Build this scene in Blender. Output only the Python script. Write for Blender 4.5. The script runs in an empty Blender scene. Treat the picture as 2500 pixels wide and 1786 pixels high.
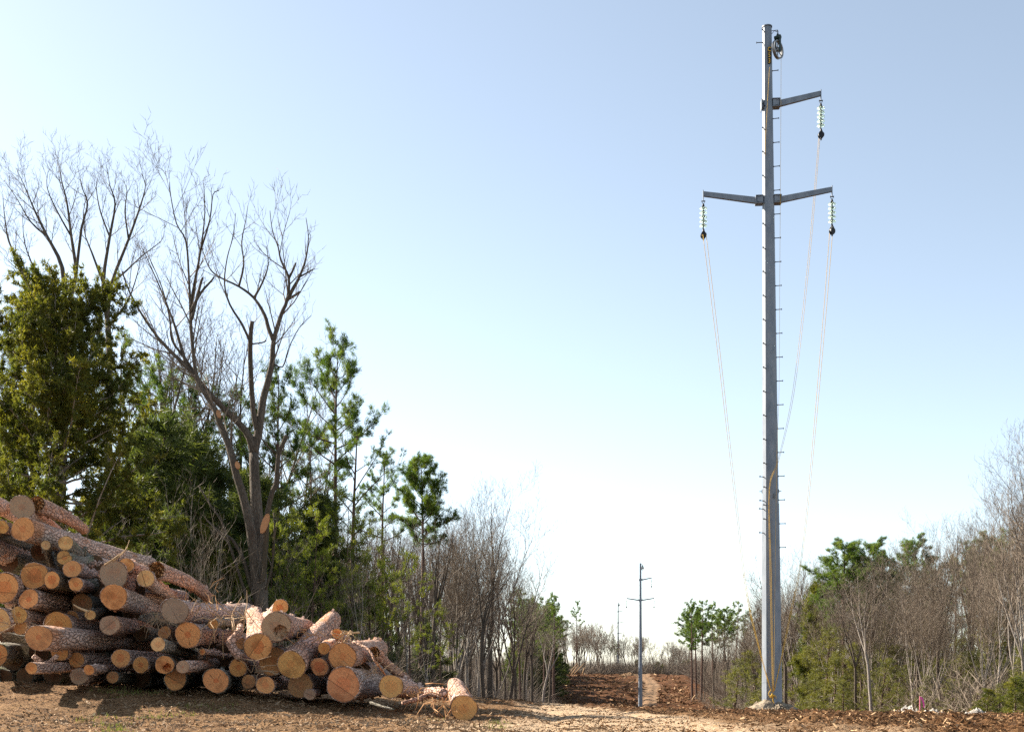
import bpy, math, random
import numpy as np
from mathutils import Vector, Matrix, Quaternion
PI = math.pi
R = math.radians
scene = bpy.context.scene
C = scene.collection

# ------------------------------------------------------------------ camera model
F, HOR, EYE, CX = 3000.0, 1640.0, 0.6, 1250.0      # focal length (photo px), horizon row, eye height


def P(px, py, Y):
    return Vector(((px - CX) / F * Y, Y, EYE - (py - HOR) / F * Y))


# ------------------------------------------------------------------ noise
def _hash(ix, iy, s):
    n = (ix * 374761393 + iy * 668265263 + s * 2147483647) & 0xffffffff
    n = ((n ^ (n >> 13)) * 1274126177) & 0xffffffff
    n = n ^ (n >> 16)
    return (n & 0xffff) / 65535.0


def vnoise(x, y, s=0):
    x = np.asarray(x, dtype=np.float64)
    y = np.asarray(y, dtype=np.float64)
    ix = np.floor(x).astype(np.int64)
    iy = np.floor(y).astype(np.int64)
    fx = x - ix
    fy = y - iy
    fx = fx * fx * (3 - 2 * fx)
    fy = fy * fy * (3 - 2 * fy)
    a = _hash(ix, iy, s)
    b = _hash(ix + 1, iy, s)
    c = _hash(ix, iy + 1, s)
    d = _hash(ix + 1, iy + 1, s)
    return (a + (b - a) * fx) * (1 - fy) + (c + (d - c) * fx) * fy - 0.5


def fbm(x, y, o=4, s=0):
    v = 0
    a = 1.0
    f = 1.0
    for i in range(o):
        v = v + a * vnoise(x * f, y * f, s + i * 17)
        a *= 0.5
        f *= 2.07
    return v


def sstep(a, b, x):
    t = np.clip((np.asarray(x, dtype=np.float64) - a) / (b - a), 0, 1)
    return t * t * (3 - 2 * t)


# ------------------------------------------------------------------ terrain
def track_x(Y):
    return np.interp(Y, [0, 12, 25, 45, 70, 120, 200, 260, 330, 400], [0.85, 1.1, 1.75, 1.6, 3.5, 10, 22, 29.5, 35, 42])


def base_h(X, Y):
    X = np.asarray(X, dtype=np.float64)
    Y = np.asarray(Y, dtype=np.float64)
    near = EYE - 0.535 - 0.0278 * np.maximum(Y - 11, 0) - 0.03 * np.maximum(11 - Y, 0) * 0
    bank = np.interp(X, [-60, -12, -8, -5, -2.5, -0.7, 0.6], [0.8, 0.72, 0.60, 0.44, 0.20, 0.06, 0.0])
    near = near + bank * sstep(15.6, 19.6, Y)
    cr = np.interp(X, [-8, -2, 0.7, 3, 4.6, 8, 17, 40], [0.45, 0.45, 0.38, 0.2, 0.05, -0.02, -0.42, -1.0])
    near = near + cr * np.clip((Y - 20) / 25, 0, 1.0)
    prof = np.interp(Y, [45, 56, 70, 95, 120, 160, 193, 260, 315, 338, 360, 420, 600, 1000, 1600, 4000],
                     [-1.3, -1.7, -2.5, -3.9, -5.2, -6.0, -5.5, -3.0, -1.15, -0.8, -1.0, -2.2, -5, -9, -14, -40]) + EYE
    t = sstep(44, 66, Y)
    h = near * (1 - t) + prof * t
    side = sstep(25, 60, np.abs(X - 0.073 * Y - 5.0)) * sstep(60, 120, Y)
    return h + side * 1.0


def mulch_mask(X, Y):
    n = fbm(X * 0.5, Y * 0.25, 4, 5)
    m = sstep(0.2, 2.6, X - 0.6 + 2.2 * n)
    m = m * (1 - 0.0 * Y)
    crest = sstep(27, 40, Y + 6 * n) * sstep(-1.5, 1.2, X + n)
    m = np.maximum(m * 0.75 * sstep(2.2, 5.2, X + 2.0 * n - 0.03 * (Y - 12)), crest)
    far = sstep(42, 50, Y)
    return np.clip(np.maximum(m, far), 0, 1)


def sand_mask(X, Y):
    n = fbm(X * 0.9, Y * 0.3, 4, 9)
    d = np.abs(X - track_x(Y))
    w = np.interp(Y, [0, 15, 45, 60, 400], [1.7, 1.9, 1.05, 1.2, 2.3])
    s = 1 - sstep(w * 0.65, w * 1.15, d + 0.75 * n)
    return s


def det_h(X, Y):
    X = np.asarray(X, dtype=np.float64)
    Y = np.asarray(Y, dtype=np.float64)
    m = mulch_mask(X, Y)
    sd = sand_mask(X, Y)
    rough = (0.5 + 0.9 * m) * (1 - 0.6 * sd)
    h = rough * (0.10 * fbm(X * 0.9, Y * 0.9, 3, 21) + 0.12 * fbm(X * 3.0, Y * 3.0, 4, 31))
    cl = np.maximum(vnoise(X * 8.0, Y * 8.0, 41) - 0.10, 0) * 0.17 * rough * (1 - sstep(35, 60, Y)) + 0.03 * rough * vnoise(X * 14.0, Y * 14.0, 43) * (1 - sstep(20, 35, Y))
    h = h + cl
    d = X - track_x(Y)
    rut = np.exp(-((np.abs(d) - 0.85) / 0.22) ** 2)
    h = h - 0.05 * rut * (1 - sstep(40, 65, Y)) - 0.18 * rut * sstep(90, 140, Y)
    # ridge of pushed-up mulch along the near crest
    ridge = np.exp(-((Y - 38 - 0.1 * X + 3 * fbm(X * 0.3, Y * 0, 2, 77)) / 2.2) ** 2) * sstep(2.2, 4.5, X)
    h = h + ridge * (0.04 + 0.16 * np.abs(fbm(X * 2.2, Y * 2.2, 3, 51))) * (1 - 0.6 * np.exp(-((X - 8.7) / 1.5) ** 2))
    farr = sstep(90, 150, Y)
    h = h + farr * (0.6 * fbm(X * 0.16, Y * 0.16, 3, 61) + 0.36 * fbm(X * 0.7, Y * 0.35, 3, 71))
    return h


def H(X, Y):
    r = base_h(X, Y) + det_h(X, Y)
    return r


def Hf(X, Y):
    return float(H(np.array([X]), np.array([Y]))[0])


def ground_hit(px, py, y0=8.0, y1=420.0):
    Ys = np.geomspace(y0, y1, 4000)
    Xs = (px - CX) / F * Ys
    Zs = EYE - (py - HOR) / F * Ys
    g = base_h(Xs, Ys)
    k = np.nonzero(Zs <= g)[0]
    i = int(k[0]) if len(k) else len(Ys) - 1
    return Vector((Xs[i], Ys[i], Hf(Xs[i], Ys[i])))


# ------------------------------------------------------------------ mesh builder
class MB:
    def __init__(s):
        s.v = []
        s.f = []
        s.m = []

    def quad_ring(s, a, b, n):
        for i in range(n):
            j = (i + 1) % n
            s.f.append((a + i, a + j, b + j, b + i))

    def tube(s, pts, rad, n=6, cap=True, tip=False, ph=0.0, jit=0.0, rng=None):
        """tapered tube along pts"""
        k = len(pts)
        if k < 2:
            return
        d = (pts[1] - pts[0]).normalized()
        up = Vector((0, 0, 1)) if abs(d.z) < 0.9 else Vector((1, 0, 0))
        u = d.cross(up).normalized()
        rings = []
        for i in range(k):
            if 0 < i < k - 1:
                d = (pts[i + 1] - pts[i - 1])
            elif i == k - 1:
                d = pts[i] - pts[i - 1]
            else:
                d = pts[1] - pts[0]
            d.normalize()
            u = (u - d * u.dot(d))
            if u.length < 1e-6:
                u = d.orthogonal()
            u.normalize()
            w = d.cross(u)
            if tip and i == k - 1:
                rings.append(len(s.v))
                s.v.append(tuple(pts[i]))
                break
            rings.append(len(s.v))
            r = rad[i]
            for q in range(n):
                a = ph + 2 * PI * q / n
                rr = r * (1 + (rng.uniform(-jit, jit) if rng else 0))
                p = pts[i] + u * (math.cos(a) * rr) + w * (math.sin(a) * rr)
                s.v.append((p.x, p.y, p.z))
        for i in range(len(rings) - 1):
            a, b = rings[i], rings[i + 1]
            if tip and i == len(rings) - 2:
                for q in range(n):
                    s.f.append((a + q, a + (q + 1) % n, b))
            else:
                s.quad_ring(a, b, n)
        if cap:
            s.f.append(tuple(rings[0] + q for q in reversed(range(n))))
            if not tip:
                s.f.append(tuple(rings[-1] + q for q in range(n)))

    def box(s, c, sx, sy, sz, M=None):
        b = len(s.v)
        for dx, dy, dz in ((-1, -1, -1), (1, -1, -1), (1, 1, -1), (-1, 1, -1), (-1, -1, 1), (1, -1, 1), (1, 1, 1), (-1, 1, 1)):
            p = Vector((dx * sx / 2, dy * sy / 2, dz * sz / 2))
            if M is not None:
                p = M @ p
            p = p + Vector(c)
            s.v.append(tuple(p))
        for f in ((0, 3, 2, 1), (4, 5, 6, 7), (0, 1, 5, 4), (1, 2, 6, 5), (2, 3, 7, 6), (3, 0, 4, 7)):
            s.f.append(tuple(b + i for i in f))

    def lathe(s, prof, n=16, M=None, cap=True):
        """prof: list of (r, z)"""
        M = M or Matrix.Identity(4)
        rings = []
        for r, z in prof:
            rings.append(len(s.v))
            for q in range(n):
                a = 2 * PI * q / n
                p = M @ Vector((r * math.cos(a), r * math.sin(a), z))
                s.v.append(tuple(p))
        for i in range(len(rings) - 1):
            s.quad_ring(rings[i], rings[i + 1], n)
        if cap:
            s.f.append(tuple(rings[0] + q for q in reversed(range(n))))
            s.f.append(tuple(rings[-1] + q for q in range(n)))

    def mesh(s, name, mat, smooth=False):
        me = bpy.data.meshes.new(name)
        nv = len(s.v)
        me.vertices.add(nv)
        me.vertices.foreach_set('co', np.array(s.v, dtype=np.float32).ravel())
        ls = np.fromiter((len(f) for f in s.f), dtype=np.int32, count=len(s.f))
        tot = int(ls.sum())
        idx = np.fromiter((i for f in s.f for i in f), dtype=np.int32, count=tot)
        me.loops.add(tot)
        me.loops.foreach_set('vertex_index', idx)
        me.polygons.add(len(s.f))
        st = np.zeros(len(s.f), dtype=np.int32)
        st[1:] = np.cumsum(ls)[:-1]
        me.polygons.foreach_set('loop_start', st)
        me.update(calc_edges=True)
        me.validate()
        me.polygons.foreach_set('use_smooth', np.full(len(me.polygons), bool(smooth), dtype=bool))
        if isinstance(mat, (list, tuple)):
            for m_ in mat:
                me.materials.append(m_)
        elif mat:
            me.materials.append(mat)
        return me


def np_mesh(name, V, Fc, mat, smooth=False):
    """V (n,3), Fc (m,k) equal-size faces"""
    me = bpy.data.meshes.new(name)
    me.vertices.add(len(V))
    me.vertices.foreach_set('co', np.asarray(V, dtype=np.float32).ravel())
    k = Fc.shape[1]
    me.loops.add(Fc.size)
    me.loops.foreach_set('vertex_index', np.asarray(Fc, dtype=np.int32).ravel())
    me.polygons.add(len(Fc))
    me.polygons.foreach_set('loop_start', np.arange(0, Fc.size, k, dtype=np.int32))
    me.update(calc_edges=True)
    me.polygons.foreach_set('use_smooth', np.full(len(Fc), bool(smooth), dtype=bool))
    me.materials.append(mat)
    return me


def link(name, me, parent=None, loc=None):
    o = bpy.data.objects.new(name, me)
    C.objects.link(o)
    if parent:
        o.parent = parent
    if loc is not None:
        o.location = loc
    return o


def tag(o, label=None, cat=None, group=None, kind=None):
    if label:
        o['label'] = label
    if cat:
        o['category'] = cat
    if group:
        o['group'] = group
    if kind:
        o['kind'] = kind
    return o


def thing(name, label, cat, loc=(0, 0, 0), group=None):
    o = bpy.data.objects.new(name, None)
    o.empty_display_size = 0.2
    C.objects.link(o)
    o.location = loc
    return tag(o, label, cat, group)


def copy_tree(src, label=None, group=None):
    c = src.copy()
    C.objects.link(c)
    c.parent = None
    if label:
        c['label'] = label
    if group:
        c['group'] = group
    for ch in src.children:
        d = ch.copy()
        C.objects.link(d)
        d.parent = c
        for g in ch.children:
            e = g.copy()
            C.objects.link(e)
            e.parent = d
    return c


# ------------------------------------------------------------------ materials
class N:
    def __init__(s, name):
        s.mat = bpy.data.materials.new(name)
        s.mat.use_nodes = True
        s.t = s.mat.node_tree
        s.t.nodes.clear()
        s.out = s.t.nodes.new('ShaderNodeOutputMaterial')

    def n(s, typ, **kw):
        nd = s.t.nodes.new(typ)
        for k, v in kw.items():
            if k.startswith('i_'):
                nd.inputs[k[2:].replace('_', ' ')].default_value = v
            else:
                setattr(nd, k, v)
        return nd

    def l(s, a, b):
        s.t.links.new(a, b)

    def coord(s, scale=(1, 1, 1), kind='Object'):
        tc = s.n('ShaderNodeTexCoord')
        mp = s.n('ShaderNodeMapping')
        mp.inputs['Scale'].default_value = scale
        s.l(tc.outputs[kind], mp.inputs['Vector'])
        return mp.outputs['Vector']

    def noise(s, vec, scale, detail=4, rough=0.6, w=None):
        nd = s.n('ShaderNodeTexNoise')
        if w is not None:
            nd.noise_dimensions = '4D'
            s.l(w, nd.inputs['W'])
        nd.inputs['Scale'].default_value = scale
        nd.inputs['Detail'].default_value = detail
        nd.inputs['Roughness'].default_value = rough
        s.l(vec, nd.inputs['Vector'])
        return nd.outputs['Fac']

    def ramp(s, fac, stops, interp='LINEAR'):
        nd = s.n('ShaderNodeValToRGB')
        cr = nd.color_ramp
        cr.interpolation = interp
        while len(cr.elements) < len(stops):
            cr.elements.new(0.5)
        for e, (p, c) in zip(cr.elements, stops):
            e.position = p
            e.color = (c[0], c[1], c[2], 1) if not isinstance(c, float) else (c, c, c, 1)
        s.l(fac, nd.inputs['Fac'])
        return nd.outputs['Color']

    def mix(s, fac, a, b, typ='MIX'):
        nd = s.n('ShaderNodeMix', data_type='RGBA', blend_type=typ)
        for i, x in ((0, fac), (6, a), (7, b)):
            if isinstance(x, (int, float)):
                nd.inputs[i].default_value = x
            elif isinstance(x, tuple):
                nd.inputs[i].default_value = (*x, 1)
            else:
                s.l(x, nd.inputs[i])
        return nd.outputs[2]

    def math(s, op, a, b=0.0, c=None):
        nd = s.n('ShaderNodeMath', operation=op)
        for i, x in enumerate((a, b) if c is None else (a, b, c)):
            if isinstance(x, (int, float)):
                nd.inputs[i].default_value = x
            else:
                s.l(x, nd.inputs[i])
        return nd.outputs[0]

    def bump(s, h, strength=0.5, dist=0.02):
        nd = s.n('ShaderNodeBump')
        nd.inputs['Strength'].default_value = strength
        nd.inputs['Distance'].default_value = dist
        s.l(h, nd.inputs['Height'])
        return nd.outputs['Normal']

    def bsdf(s, col, rough=0.85, normal=None, metal=0.0, spec=0.3):
        b = s.n('ShaderNodeBsdfPrincipled')
        if isinstance(col, tuple):
            b.inputs['Base Color'].default_value = (*col, 1)
        else:
            s.l(col, b.inputs['Base Color'])
        b.inputs['Roughness'].default_value = rough
        b.inputs['Metallic'].default_value = metal
        b.inputs['Specular IOR Level'].default_value = spec
        if normal is not None:
            s.l(normal, b.inputs['Normal'])
        return b

    def done(s, sh):
        s.l(sh.outputs[0], s.out.inputs['Surface'])
        return s.mat


def m_ground():
    k = N('ground_soil')
    am = k.n('ShaderNodeAttribute', attribute_name='mulch')
    asd = k.n('ShaderNodeAttribute', attribute_name='sand')
    v = k.coord()
    n1 = k.noise(v, 3.5, 8, 0.7)
    n2 = k.noise(v, 28, 6, 0.75)
    n3 = k.noise(v, 0.7, 4, 0.6)
    v2 = k.coord((1.0, 0.55, 1.0))
    n4 = k.noise(v2, 9, 6, 0.75)
    dirt = k.ramp(n2, [(0.40, (0.015, 0.007, 0.003)), (0.48, (0.12, 0.057, 0.023)), (0.57, (0.29, 0.165, 0.075)), (0.69, (0.52, 0.345, 0.18))])
    dirt = k.mix(k.ramp(n1, [(0.42, (0, 0, 0)), (0.62, (0.8, 0.8, 0.8))]), dirt, (0.30, 0.18, 0.09))
    dirt = k.mix(k.ramp(n3, [(0.5, (0, 0, 0)), (0.7, (0.35, 0.35, 0.35))]), dirt, (0.09, 0.054, 0.026))
    mul = k.ramp(n4, [(0.36, (0.010, 0.0045, 0.002)), (0.47, (0.06, 0.025, 0.009)), (0.57, (0.14, 0.062, 0.023)), (0.70, (0.30, 0.155, 0.07))])
    n6 = k.noise(k.coord((0.10, 0.03, 0.1)), 3.0, 5, 0.7)
    mul = k.mix(k.ramp(n6, [(0.42, (0, 0, 0)), (0.62, (0.65, 0.65, 0.65))]), mul, (0.095, 0.037, 0.014))
    n7 = k.noise(k.coord((0.5, 0.12, 0.5)), 2.5, 6, 0.75)
    mul = k.mix(k.ramp(n7, [(0.46, (0, 0, 0)), (0.6, (0.55, 0.55, 0.55))]), mul, (0.035, 0.015, 0.006))
    sand = k.ramp(n2, [(0.33, (0.22, 0.14, 0.08)), (0.45, (0.46, 0.33, 0.21)), (0.66, (0.66, 0.51, 0.35))])
    sand = k.mix(k.ramp(n1, [(0.30, (0, 0, 0)), (0.5, (0.85, 0.85, 0.85))]), (0.26, 0.165, 0.09), sand)
    c = k.mix(am.outputs['Fac'], dirt, mul)
    c = k.mix(asd.outputs['Fac'], c, sand)
    hh = k.math('ADD', n2, k.math('MULTIPLY', n1, 1.5))
    return k.done(k.bsdf(c, 0.95, k.bump(hh, 0.9, 0.05), spec=0.1))


def m_bark(name, cols, crack, scale=14, ax=0.35, bump=0.9):
    """plated bark, object space, local Y runs along the log (z for trees: ax<0)"""
    k = N(name)
    sc = (1, ax, 1) if ax > 0 else (1, 1, -ax)
    v = k.coord(sc)
    oi = k.n('ShaderNodeObjectInfo')
    w = k.math('MULTIPLY', oi.outputs['Random'], 37.0)
    n0 = k.noise(v, 5, 5, 0.6, w)
    vv = k.n('ShaderNodeVectorMath', operation='ADD')
    nn = k.n('ShaderNodeTexNoise', i_Scale=8.0, i_Detail=3.0)
    k.l(v, nn.inputs['Vector'])
    sub = k.n('ShaderNodeVectorMath', operation='SCALE')
    sub.inputs['Scale'].default_value = 0.10
    k.l(nn.outputs['Color'], sub.inputs[0])
    k.l(v, vv.inputs[0])
    k.l(sub.outputs[0], vv.inputs[1])
    vo = k.n('ShaderNodeTexVoronoi', feature='DISTANCE_TO_EDGE', i_Scale=float(scale))
    k.l(vv.outputs[0], vo.inputs['Vector'])
    vc = k.n('ShaderNodeTexVoronoi', feature='F1', i_Scale=float(scale))
    k.l(vv.outputs[0], vc.inputs['Vector'])
    base = k.ramp(n0, [(0.3, cols[0]), (0.5, cols[1]), (0.7, cols[2])])
    sep = k.n('ShaderNodeSeparateColor')
    k.l(vc.outputs['Color'], sep.inputs[0])
    base = k.mix(k.math('MULTIPLY', sep.outputs[0], 0.45), base, cols[3])
    cr = k.ramp(vo.outputs['Distance'], [(0.0, (1, 1, 1)), (0.065, (0, 0, 0))])
    nfine = k.noise(v, 70, 3, 0.7)
    base = k.mix(k.ramp(nfine, [(0.42, (0.5, 0.5, 0.5)), (0.56, (0, 0, 0))]), base, cols[0])
    c = k.mix(cr, base, crack)
    n5 = k.noise(v, 2.4, 5, 0.6, w)
    c = k.mix(k.ramp(n5, [(0.55, (0, 0, 0)), (0.64, (0.8, 0.8, 0.8))]), c, cols[4])
    n8 = k.noise(v, 1.1, 3, 0.5, w)
    c = k.mix(k.ramp(n8, [(0.40, (0.45, 0.45, 0.45)), (0.55, (0, 0, 0))]), c, cols[0])
    hh = k.math('ADD', k.ramp(vo.outputs['Distance'], [(0, (0, 0, 0)), (0.16, (1, 1, 1))]), k.math('MULTIPLY', n0, 0.6))
    return k.done(k.bsdf(c, 0.9, k.bump(hh, bump, 0.025), spec=0.2))


def m_cut():
    """sawn end: growth rings, heartwood, radial checks; object colour tints, its alpha weathers, 'rad' runs 0..1 from pith to rim"""
    k = N('sawn_wood')
    tc = k.n('ShaderNodeTexCoord')
    oi = k.n('ShaderNodeObjectInfo')
    rnd = oi.outputs['Random']
    w = k.math('MULTIPLY', rnd, 53.0)
    sx = k.n('ShaderNodeSeparateXYZ')
    k.l(tc.outputs['Object'], sx.inputs[0])
    ra = k.n('ShaderNodeAttribute', attribute_name='rad')
    nz = k.noise(tc.outputs['Object'], 7, 3, 0.5, w)
    nz2 = k.noise(tc.outputs['Object'], 60, 4, 0.7, w)
    nz3 = k.noise(tc.outputs['Object'], 4.5, 3, 0.5, w)
    rad = k.math('ADD', ra.outputs['Fac'], k.math('MULTIPLY', k.math('SUBTRACT', nz, 0.5), 0.42))
    r = k.math('ADD', rad, k.math('MULTIPLY', k.math('SUBTRACT', nz3, 0.5), 0.25))
    ring = k.math('MULTIPLY_ADD', k.math('SINE', k.math('MULTIPLY', rad, 44.0)), 0.5, 0.5)
    col = oi.outputs['Color']
    c = k.mix(k.math('MULTIPLY', ring, 0.40), col, k.mix(1.0, col, (0.70, 0.58, 0.46), 'MULTIPLY'))
    c = k.mix(k.math('MULTIPLY', nz2, 0.35), c, k.mix(1.0, col, (0.62, 0.50, 0.40), 'MULTIPLY'))
    f2 = k.math('FRACT', k.math('MULTIPLY', rnd, 7.31))
    f3 = k.math('FRACT', k.math('MULTIPLY', rnd, 17.77))
    f4 = k.math('FRACT', k.math('MULTIPLY', rnd, 29.13))
    # heartwood patch, size differs log by log
    heart = k.math('LESS_THAN', r, k.math('MULTIPLY_ADD', f3, 0.45, 0.16))
    c = k.mix(k.math('MULTIPLY', heart, k.math('MULTIPLY_ADD', f4, 0.6, 0.2)), c, k.mix(1.0, col, (0.78, 0.46, 0.38), 'MULTIPLY'))
    # two saw cuts meeting along a chord: one side is duller
    ang = k.math('MULTIPLY', rnd, 91.0)
    ch = k.math('ADD', k.math('MULTIPLY', sx.outputs['X'], k.math('COSINE', ang)), k.math('MULTIPLY', sx.outputs['Z'], k.math('SINE', ang)))
    off = k.math('MULTIPLY_ADD', f2, 0.30, -0.05)
    chd = k.math('GREATER_THAN', ch, off)
    some = k.math('GREATER_THAN', f3, 0.55)
    c = k.mix(k.math('MULTIPLY', k.math('MULTIPLY', chd, some), 0.55), c, k.mix(1.0, col, (0.58, 0.57, 0.60), 'MULTIPLY'))
    step = k.math('LESS_THAN', k.math('ABSOLUTE', k.math('SUBTRACT', ch, off)), 0.006)
    c = k.mix(k.math('MULTIPLY', k.math('MULTIPLY', step, some), 0.7), c, (0.07, 0.035, 0.018))
    # radial checks
    at = k.math('ARCTAN2', k.math('ADD', sx.outputs['Z'], k.math('MULTIPLY', nz3, 0.05)), sx.outputs['X'])
    ray = k.math('ABSOLUTE', k.math('SINE', k.math('ADD', k.math('MULTIPLY', at, 2.5), w)))
    ray = k.math('LESS_THAN', ray, k.math('MULTIPLY_ADD', nz, 0.20, -0.02))
    rl = k.math('LESS_THAN', ra.outputs['Fac'], k.math('MULTIPLY', nz, 1.2))
    c = k.mix(k.math('MULTIPLY', k.math('MULTIPLY', ray, rl), k.math('MULTIPLY_ADD', f4, 0.6, 0.3)), c, (0.06, 0.028, 0.012))
    # saw marks, dirt
    saw = k.n('ShaderNodeTexWave', wave_type='BANDS', bands_direction='DIAGONAL', i_Scale=9.0, i_Distortion=4.0, i_Detail=3.0)
    k.l(tc.outputs['Object'], saw.inputs['Vector'])
    c = k.mix(k.math('MULTIPLY', saw.outputs['Fac'], 0.22), c, k.mix(1.0, col, (0.45, 0.33, 0.25), 'MULTIPLY'))
    c = k.mix(k.ramp(nz3, [(0.52, (0, 0, 0)), (0.66, (0.8, 0.8, 0.8))]), c, k.mix(1.0, col, (0.44, 0.35, 0.30), 'MULTIPLY'))
    grey = k.mix(k.math('MULTIPLY_ADD', nz3, 1.6, -0.3), (0.17, 0.115, 0.08), (0.50, 0.37, 0.26))
    grey = k.mix(k.math('MULTIPLY', nz2, 0.5), grey, (0.14, 0.10, 0.075))
    c = k.mix(k.math('MULTIPLY', k.math('SUBTRACT', 1.0, oi.outputs['Alpha']), k.math('MULTIPLY_ADD', nz, 0.6, 0.5)), c, grey)
    c = k.mix(k.math('MULTIPLY', k.math('GREATER_THAN', k.math('ADD', ra.outputs['Fac'], k.math('MULTIPLY', k.math('SUBTRACT', nz2, 0.5), 0.22)), 0.955), 0.65), c, (0.13, 0.06, 0.03))
    return k.done(k.bsdf(c, 0.8, k.bump(k.math('ADD', k.math('MULTIPLY', ring, 0.4), nz2), 0.5, 0.012), spec=0.2))


def m_simple(name, c1, c2, scale=8, rough=0.7, metal=0.0, bump=0.2, spec=0.3, sc=(1, 1, 1)):
    k = N(name)
    v = k.coord(sc)
    n = k.noise(v, scale, 6, 0.65)
    c = k.ramp(n, [(0.32, c1), (0.68, c2)])
    return k.done(k.bsdf(c, rough, k.bump(n, bump, 0.02), metal, spec))


def m_leaf(name, dark, mid, light, trans=0.35, scale=1.2):
    k = N(name)
    v = k.coord()
    oi = k.n('ShaderNodeObjectInfo')
    w = k.math('MULTIPLY', oi.outputs['Random'], 19.0)
    n = k.noise(v, scale, 4, 0.65, w)
    ns = k.noise(v, 14, 2, 0.5)
    f = k.math('ADD', k.math('MULTIPLY', n, 0.75), k.math('MULTIPLY', ns, 0.25))
    c = k.ramp(f, [(0.36, dark), (0.5, mid), (0.66, light)])
    b = k.bsdf(c, 0.6, spec=0.25)
    t = k.n('ShaderNodeBsdfTranslucent')
    k.l(k.mix(1.0, c, (1.35, 1.35, 0.7), 'MULTIPLY'), t.inputs['Color'])
    mx = k.n('ShaderNodeMixShader')
    mx.inputs[0].default_value = trans
    k.l(b.outputs[0], mx.inputs[1])
    k.l(t.outputs[0], mx.inputs[2])
    return k.done(mx)


MAT = {}
MAT['ground'] = m_ground()
MAT['bark'] = m_bark('pine_log_bark', [(0.40, 0.26, 0.20), (0.66, 0.475, 0.38), (0.80, 0.645, 0.55), (0.78, 0.55, 0.44), (0.50, 0.215, 0.095)], (0.075, 0.042, 0.035), 19, 0.36, 1.0)
MAT['bark_red'] = m_bark('peeled_pine_bark', [(0.38, 0.21, 0.145), (0.58, 0.39, 0.31), (0.70, 0.54, 0.47), (0.64, 0.32, 0.16), (0.56, 0.23, 0.09)], (0.085, 0.04, 0.026), 18, 0.36, 1.0)
MAT['bark_moss'] = m_bark('mossy_grey_bark', [(0.16, 0.145, 0.11), (0.28, 0.25, 0.20), (0.42, 0.385, 0.33), (0.36, 0.32, 0.27), (0.13, 0.14, 0.055)], (0.035, 0.03, 0.025), 20, 0.35)
MAT['cut'] = m_cut()
MAT['torn'] = m_simple('torn_orange_wood', (0.30, 0.13, 0.05), (0.62, 0.36, 0.16), 25, 0.8, sc=(1, 0.2, 1))
MAT['straw'] = m_simple('splintered_wood', (0.30, 0.17, 0.08), (0.55, 0.38, 0.21), 12, 0.8)
MAT['trunk'] = m_bark('hardwood_bark', [(0.075, 0.058, 0.044), (0.125, 0.10, 0.076), (0.19, 0.155, 0.12), (0.155, 0.125, 0.10), (0.095, 0.078, 0.05)], (0.05, 0.038, 0.029), 22, -0.16, 0.7)
MAT['trunk_pine'] = m_bark('standing_pine_bark', [(0.08, 0.05, 0.04), (0.14, 0.09, 0.07), (0.20, 0.135, 0.11), (0.19, 0.105, 0.075), (0.12, 0.06, 0.038)], (0.045, 0.028, 0.022), 20, -0.25, 0.7)
MAT['trunk_pale'] = m_bark('pale_bark', [(0.22, 0.19, 0.16), (0.34, 0.30, 0.26), (0.45, 0.41, 0.36), (0.36, 0.32, 0.28), (0.20, 0.17, 0.13)], (0.16, 0.13, 0.105), 20, -0.2, 0.5)
MAT['twig'] = m_simple('bare_twigs', (0.115, 0.086, 0.064), (0.25, 0.20, 0.15), 1.3, 0.8, bump=0.0)
MAT['twig_red'] = m_simple('reddish_twigs', (0.12, 0.092, 0.066), (0.25, 0.20, 0.148), 1.3, 0.8, bump=0.0)
MAT['needle'] = m_leaf('pine_needles', (0.032, 0.066, 0.018), (0.078, 0.13, 0.026), (0.18, 0.215, 0.035), 0.48, 0.9)
MAT['needle_light'] = m_leaf('yellow_green_needles', (0.07, 0.10, 0.016), (0.15, 0.18, 0.026), (0.26, 0.265, 0.04), 0.5, 0.8)
MAT['cedar'] = m_leaf('cedar_foliage', (0.035, 0.055, 0.014), (0.095, 0.105, 0.018), (0.235, 0.21, 0.03), 0.48, 1.0)
MAT['cedar_dark'] = m_leaf('dark_cedar_foliage', (0.030, 0.05, 0.018), (0.07, 0.09, 0.026), (0.155, 0.16, 0.035), 0.45, 0.9)
MAT['olive'] = m_leaf('olive_cedar_foliage', (0.055, 0.066, 0.02), (0.12, 0.125, 0.032), (0.22, 0.205, 0.05), 0.35, 0.8)
MAT['galv'] = m_simple('weathered_galvanised_steel', (0.145, 0.175, 0.215), (0.235, 0.265, 0.305), 5, 0.6, 0.05, 0.05, 0.4, (1, 1, 0.3))
MAT['galv_dark'] = m_simple('dark_galvanised_steel', (0.10, 0.11, 0.12), (0.17, 0.18, 0.19), 9, 0.5, 0.5, 0.05)
MAT['black'] = m_simple('blackened_iron', (0.012, 0.012, 0.014), (0.03, 0.03, 0.034), 20, 0.55, 0.2, 0.05)
MAT['greenpaint'] = m_simple('dark_green_paint', (0.008, 0.022, 0.018), (0.014, 0.04, 0.03), 20, 0.5, 0.0, 0.05)
MAT['sheave'] = m_simple('worn_aluminium_sheave', (0.20, 0.205, 0.21), (0.34, 0.34, 0.34), 14, 0.45, 0.6, 0.05)
MAT['rope'] = m_simple('yellow_rope', (0.55, 0.31, 0.03), (0.70, 0.44, 0.05), 40, 0.7, bump=0.3)
MAT['sign'] = m_simple('black_sign_plate', (0.010, 0.010, 0.010), (0.02, 0.02, 0.02), 8, 0.5, bump=0)
MAT['letter'] = m_simple('yellow_reflective_paint', (0.75, 0.42, 0.03), (0.85, 0.50, 0.05), 8, 0.5, bump=0)
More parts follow.
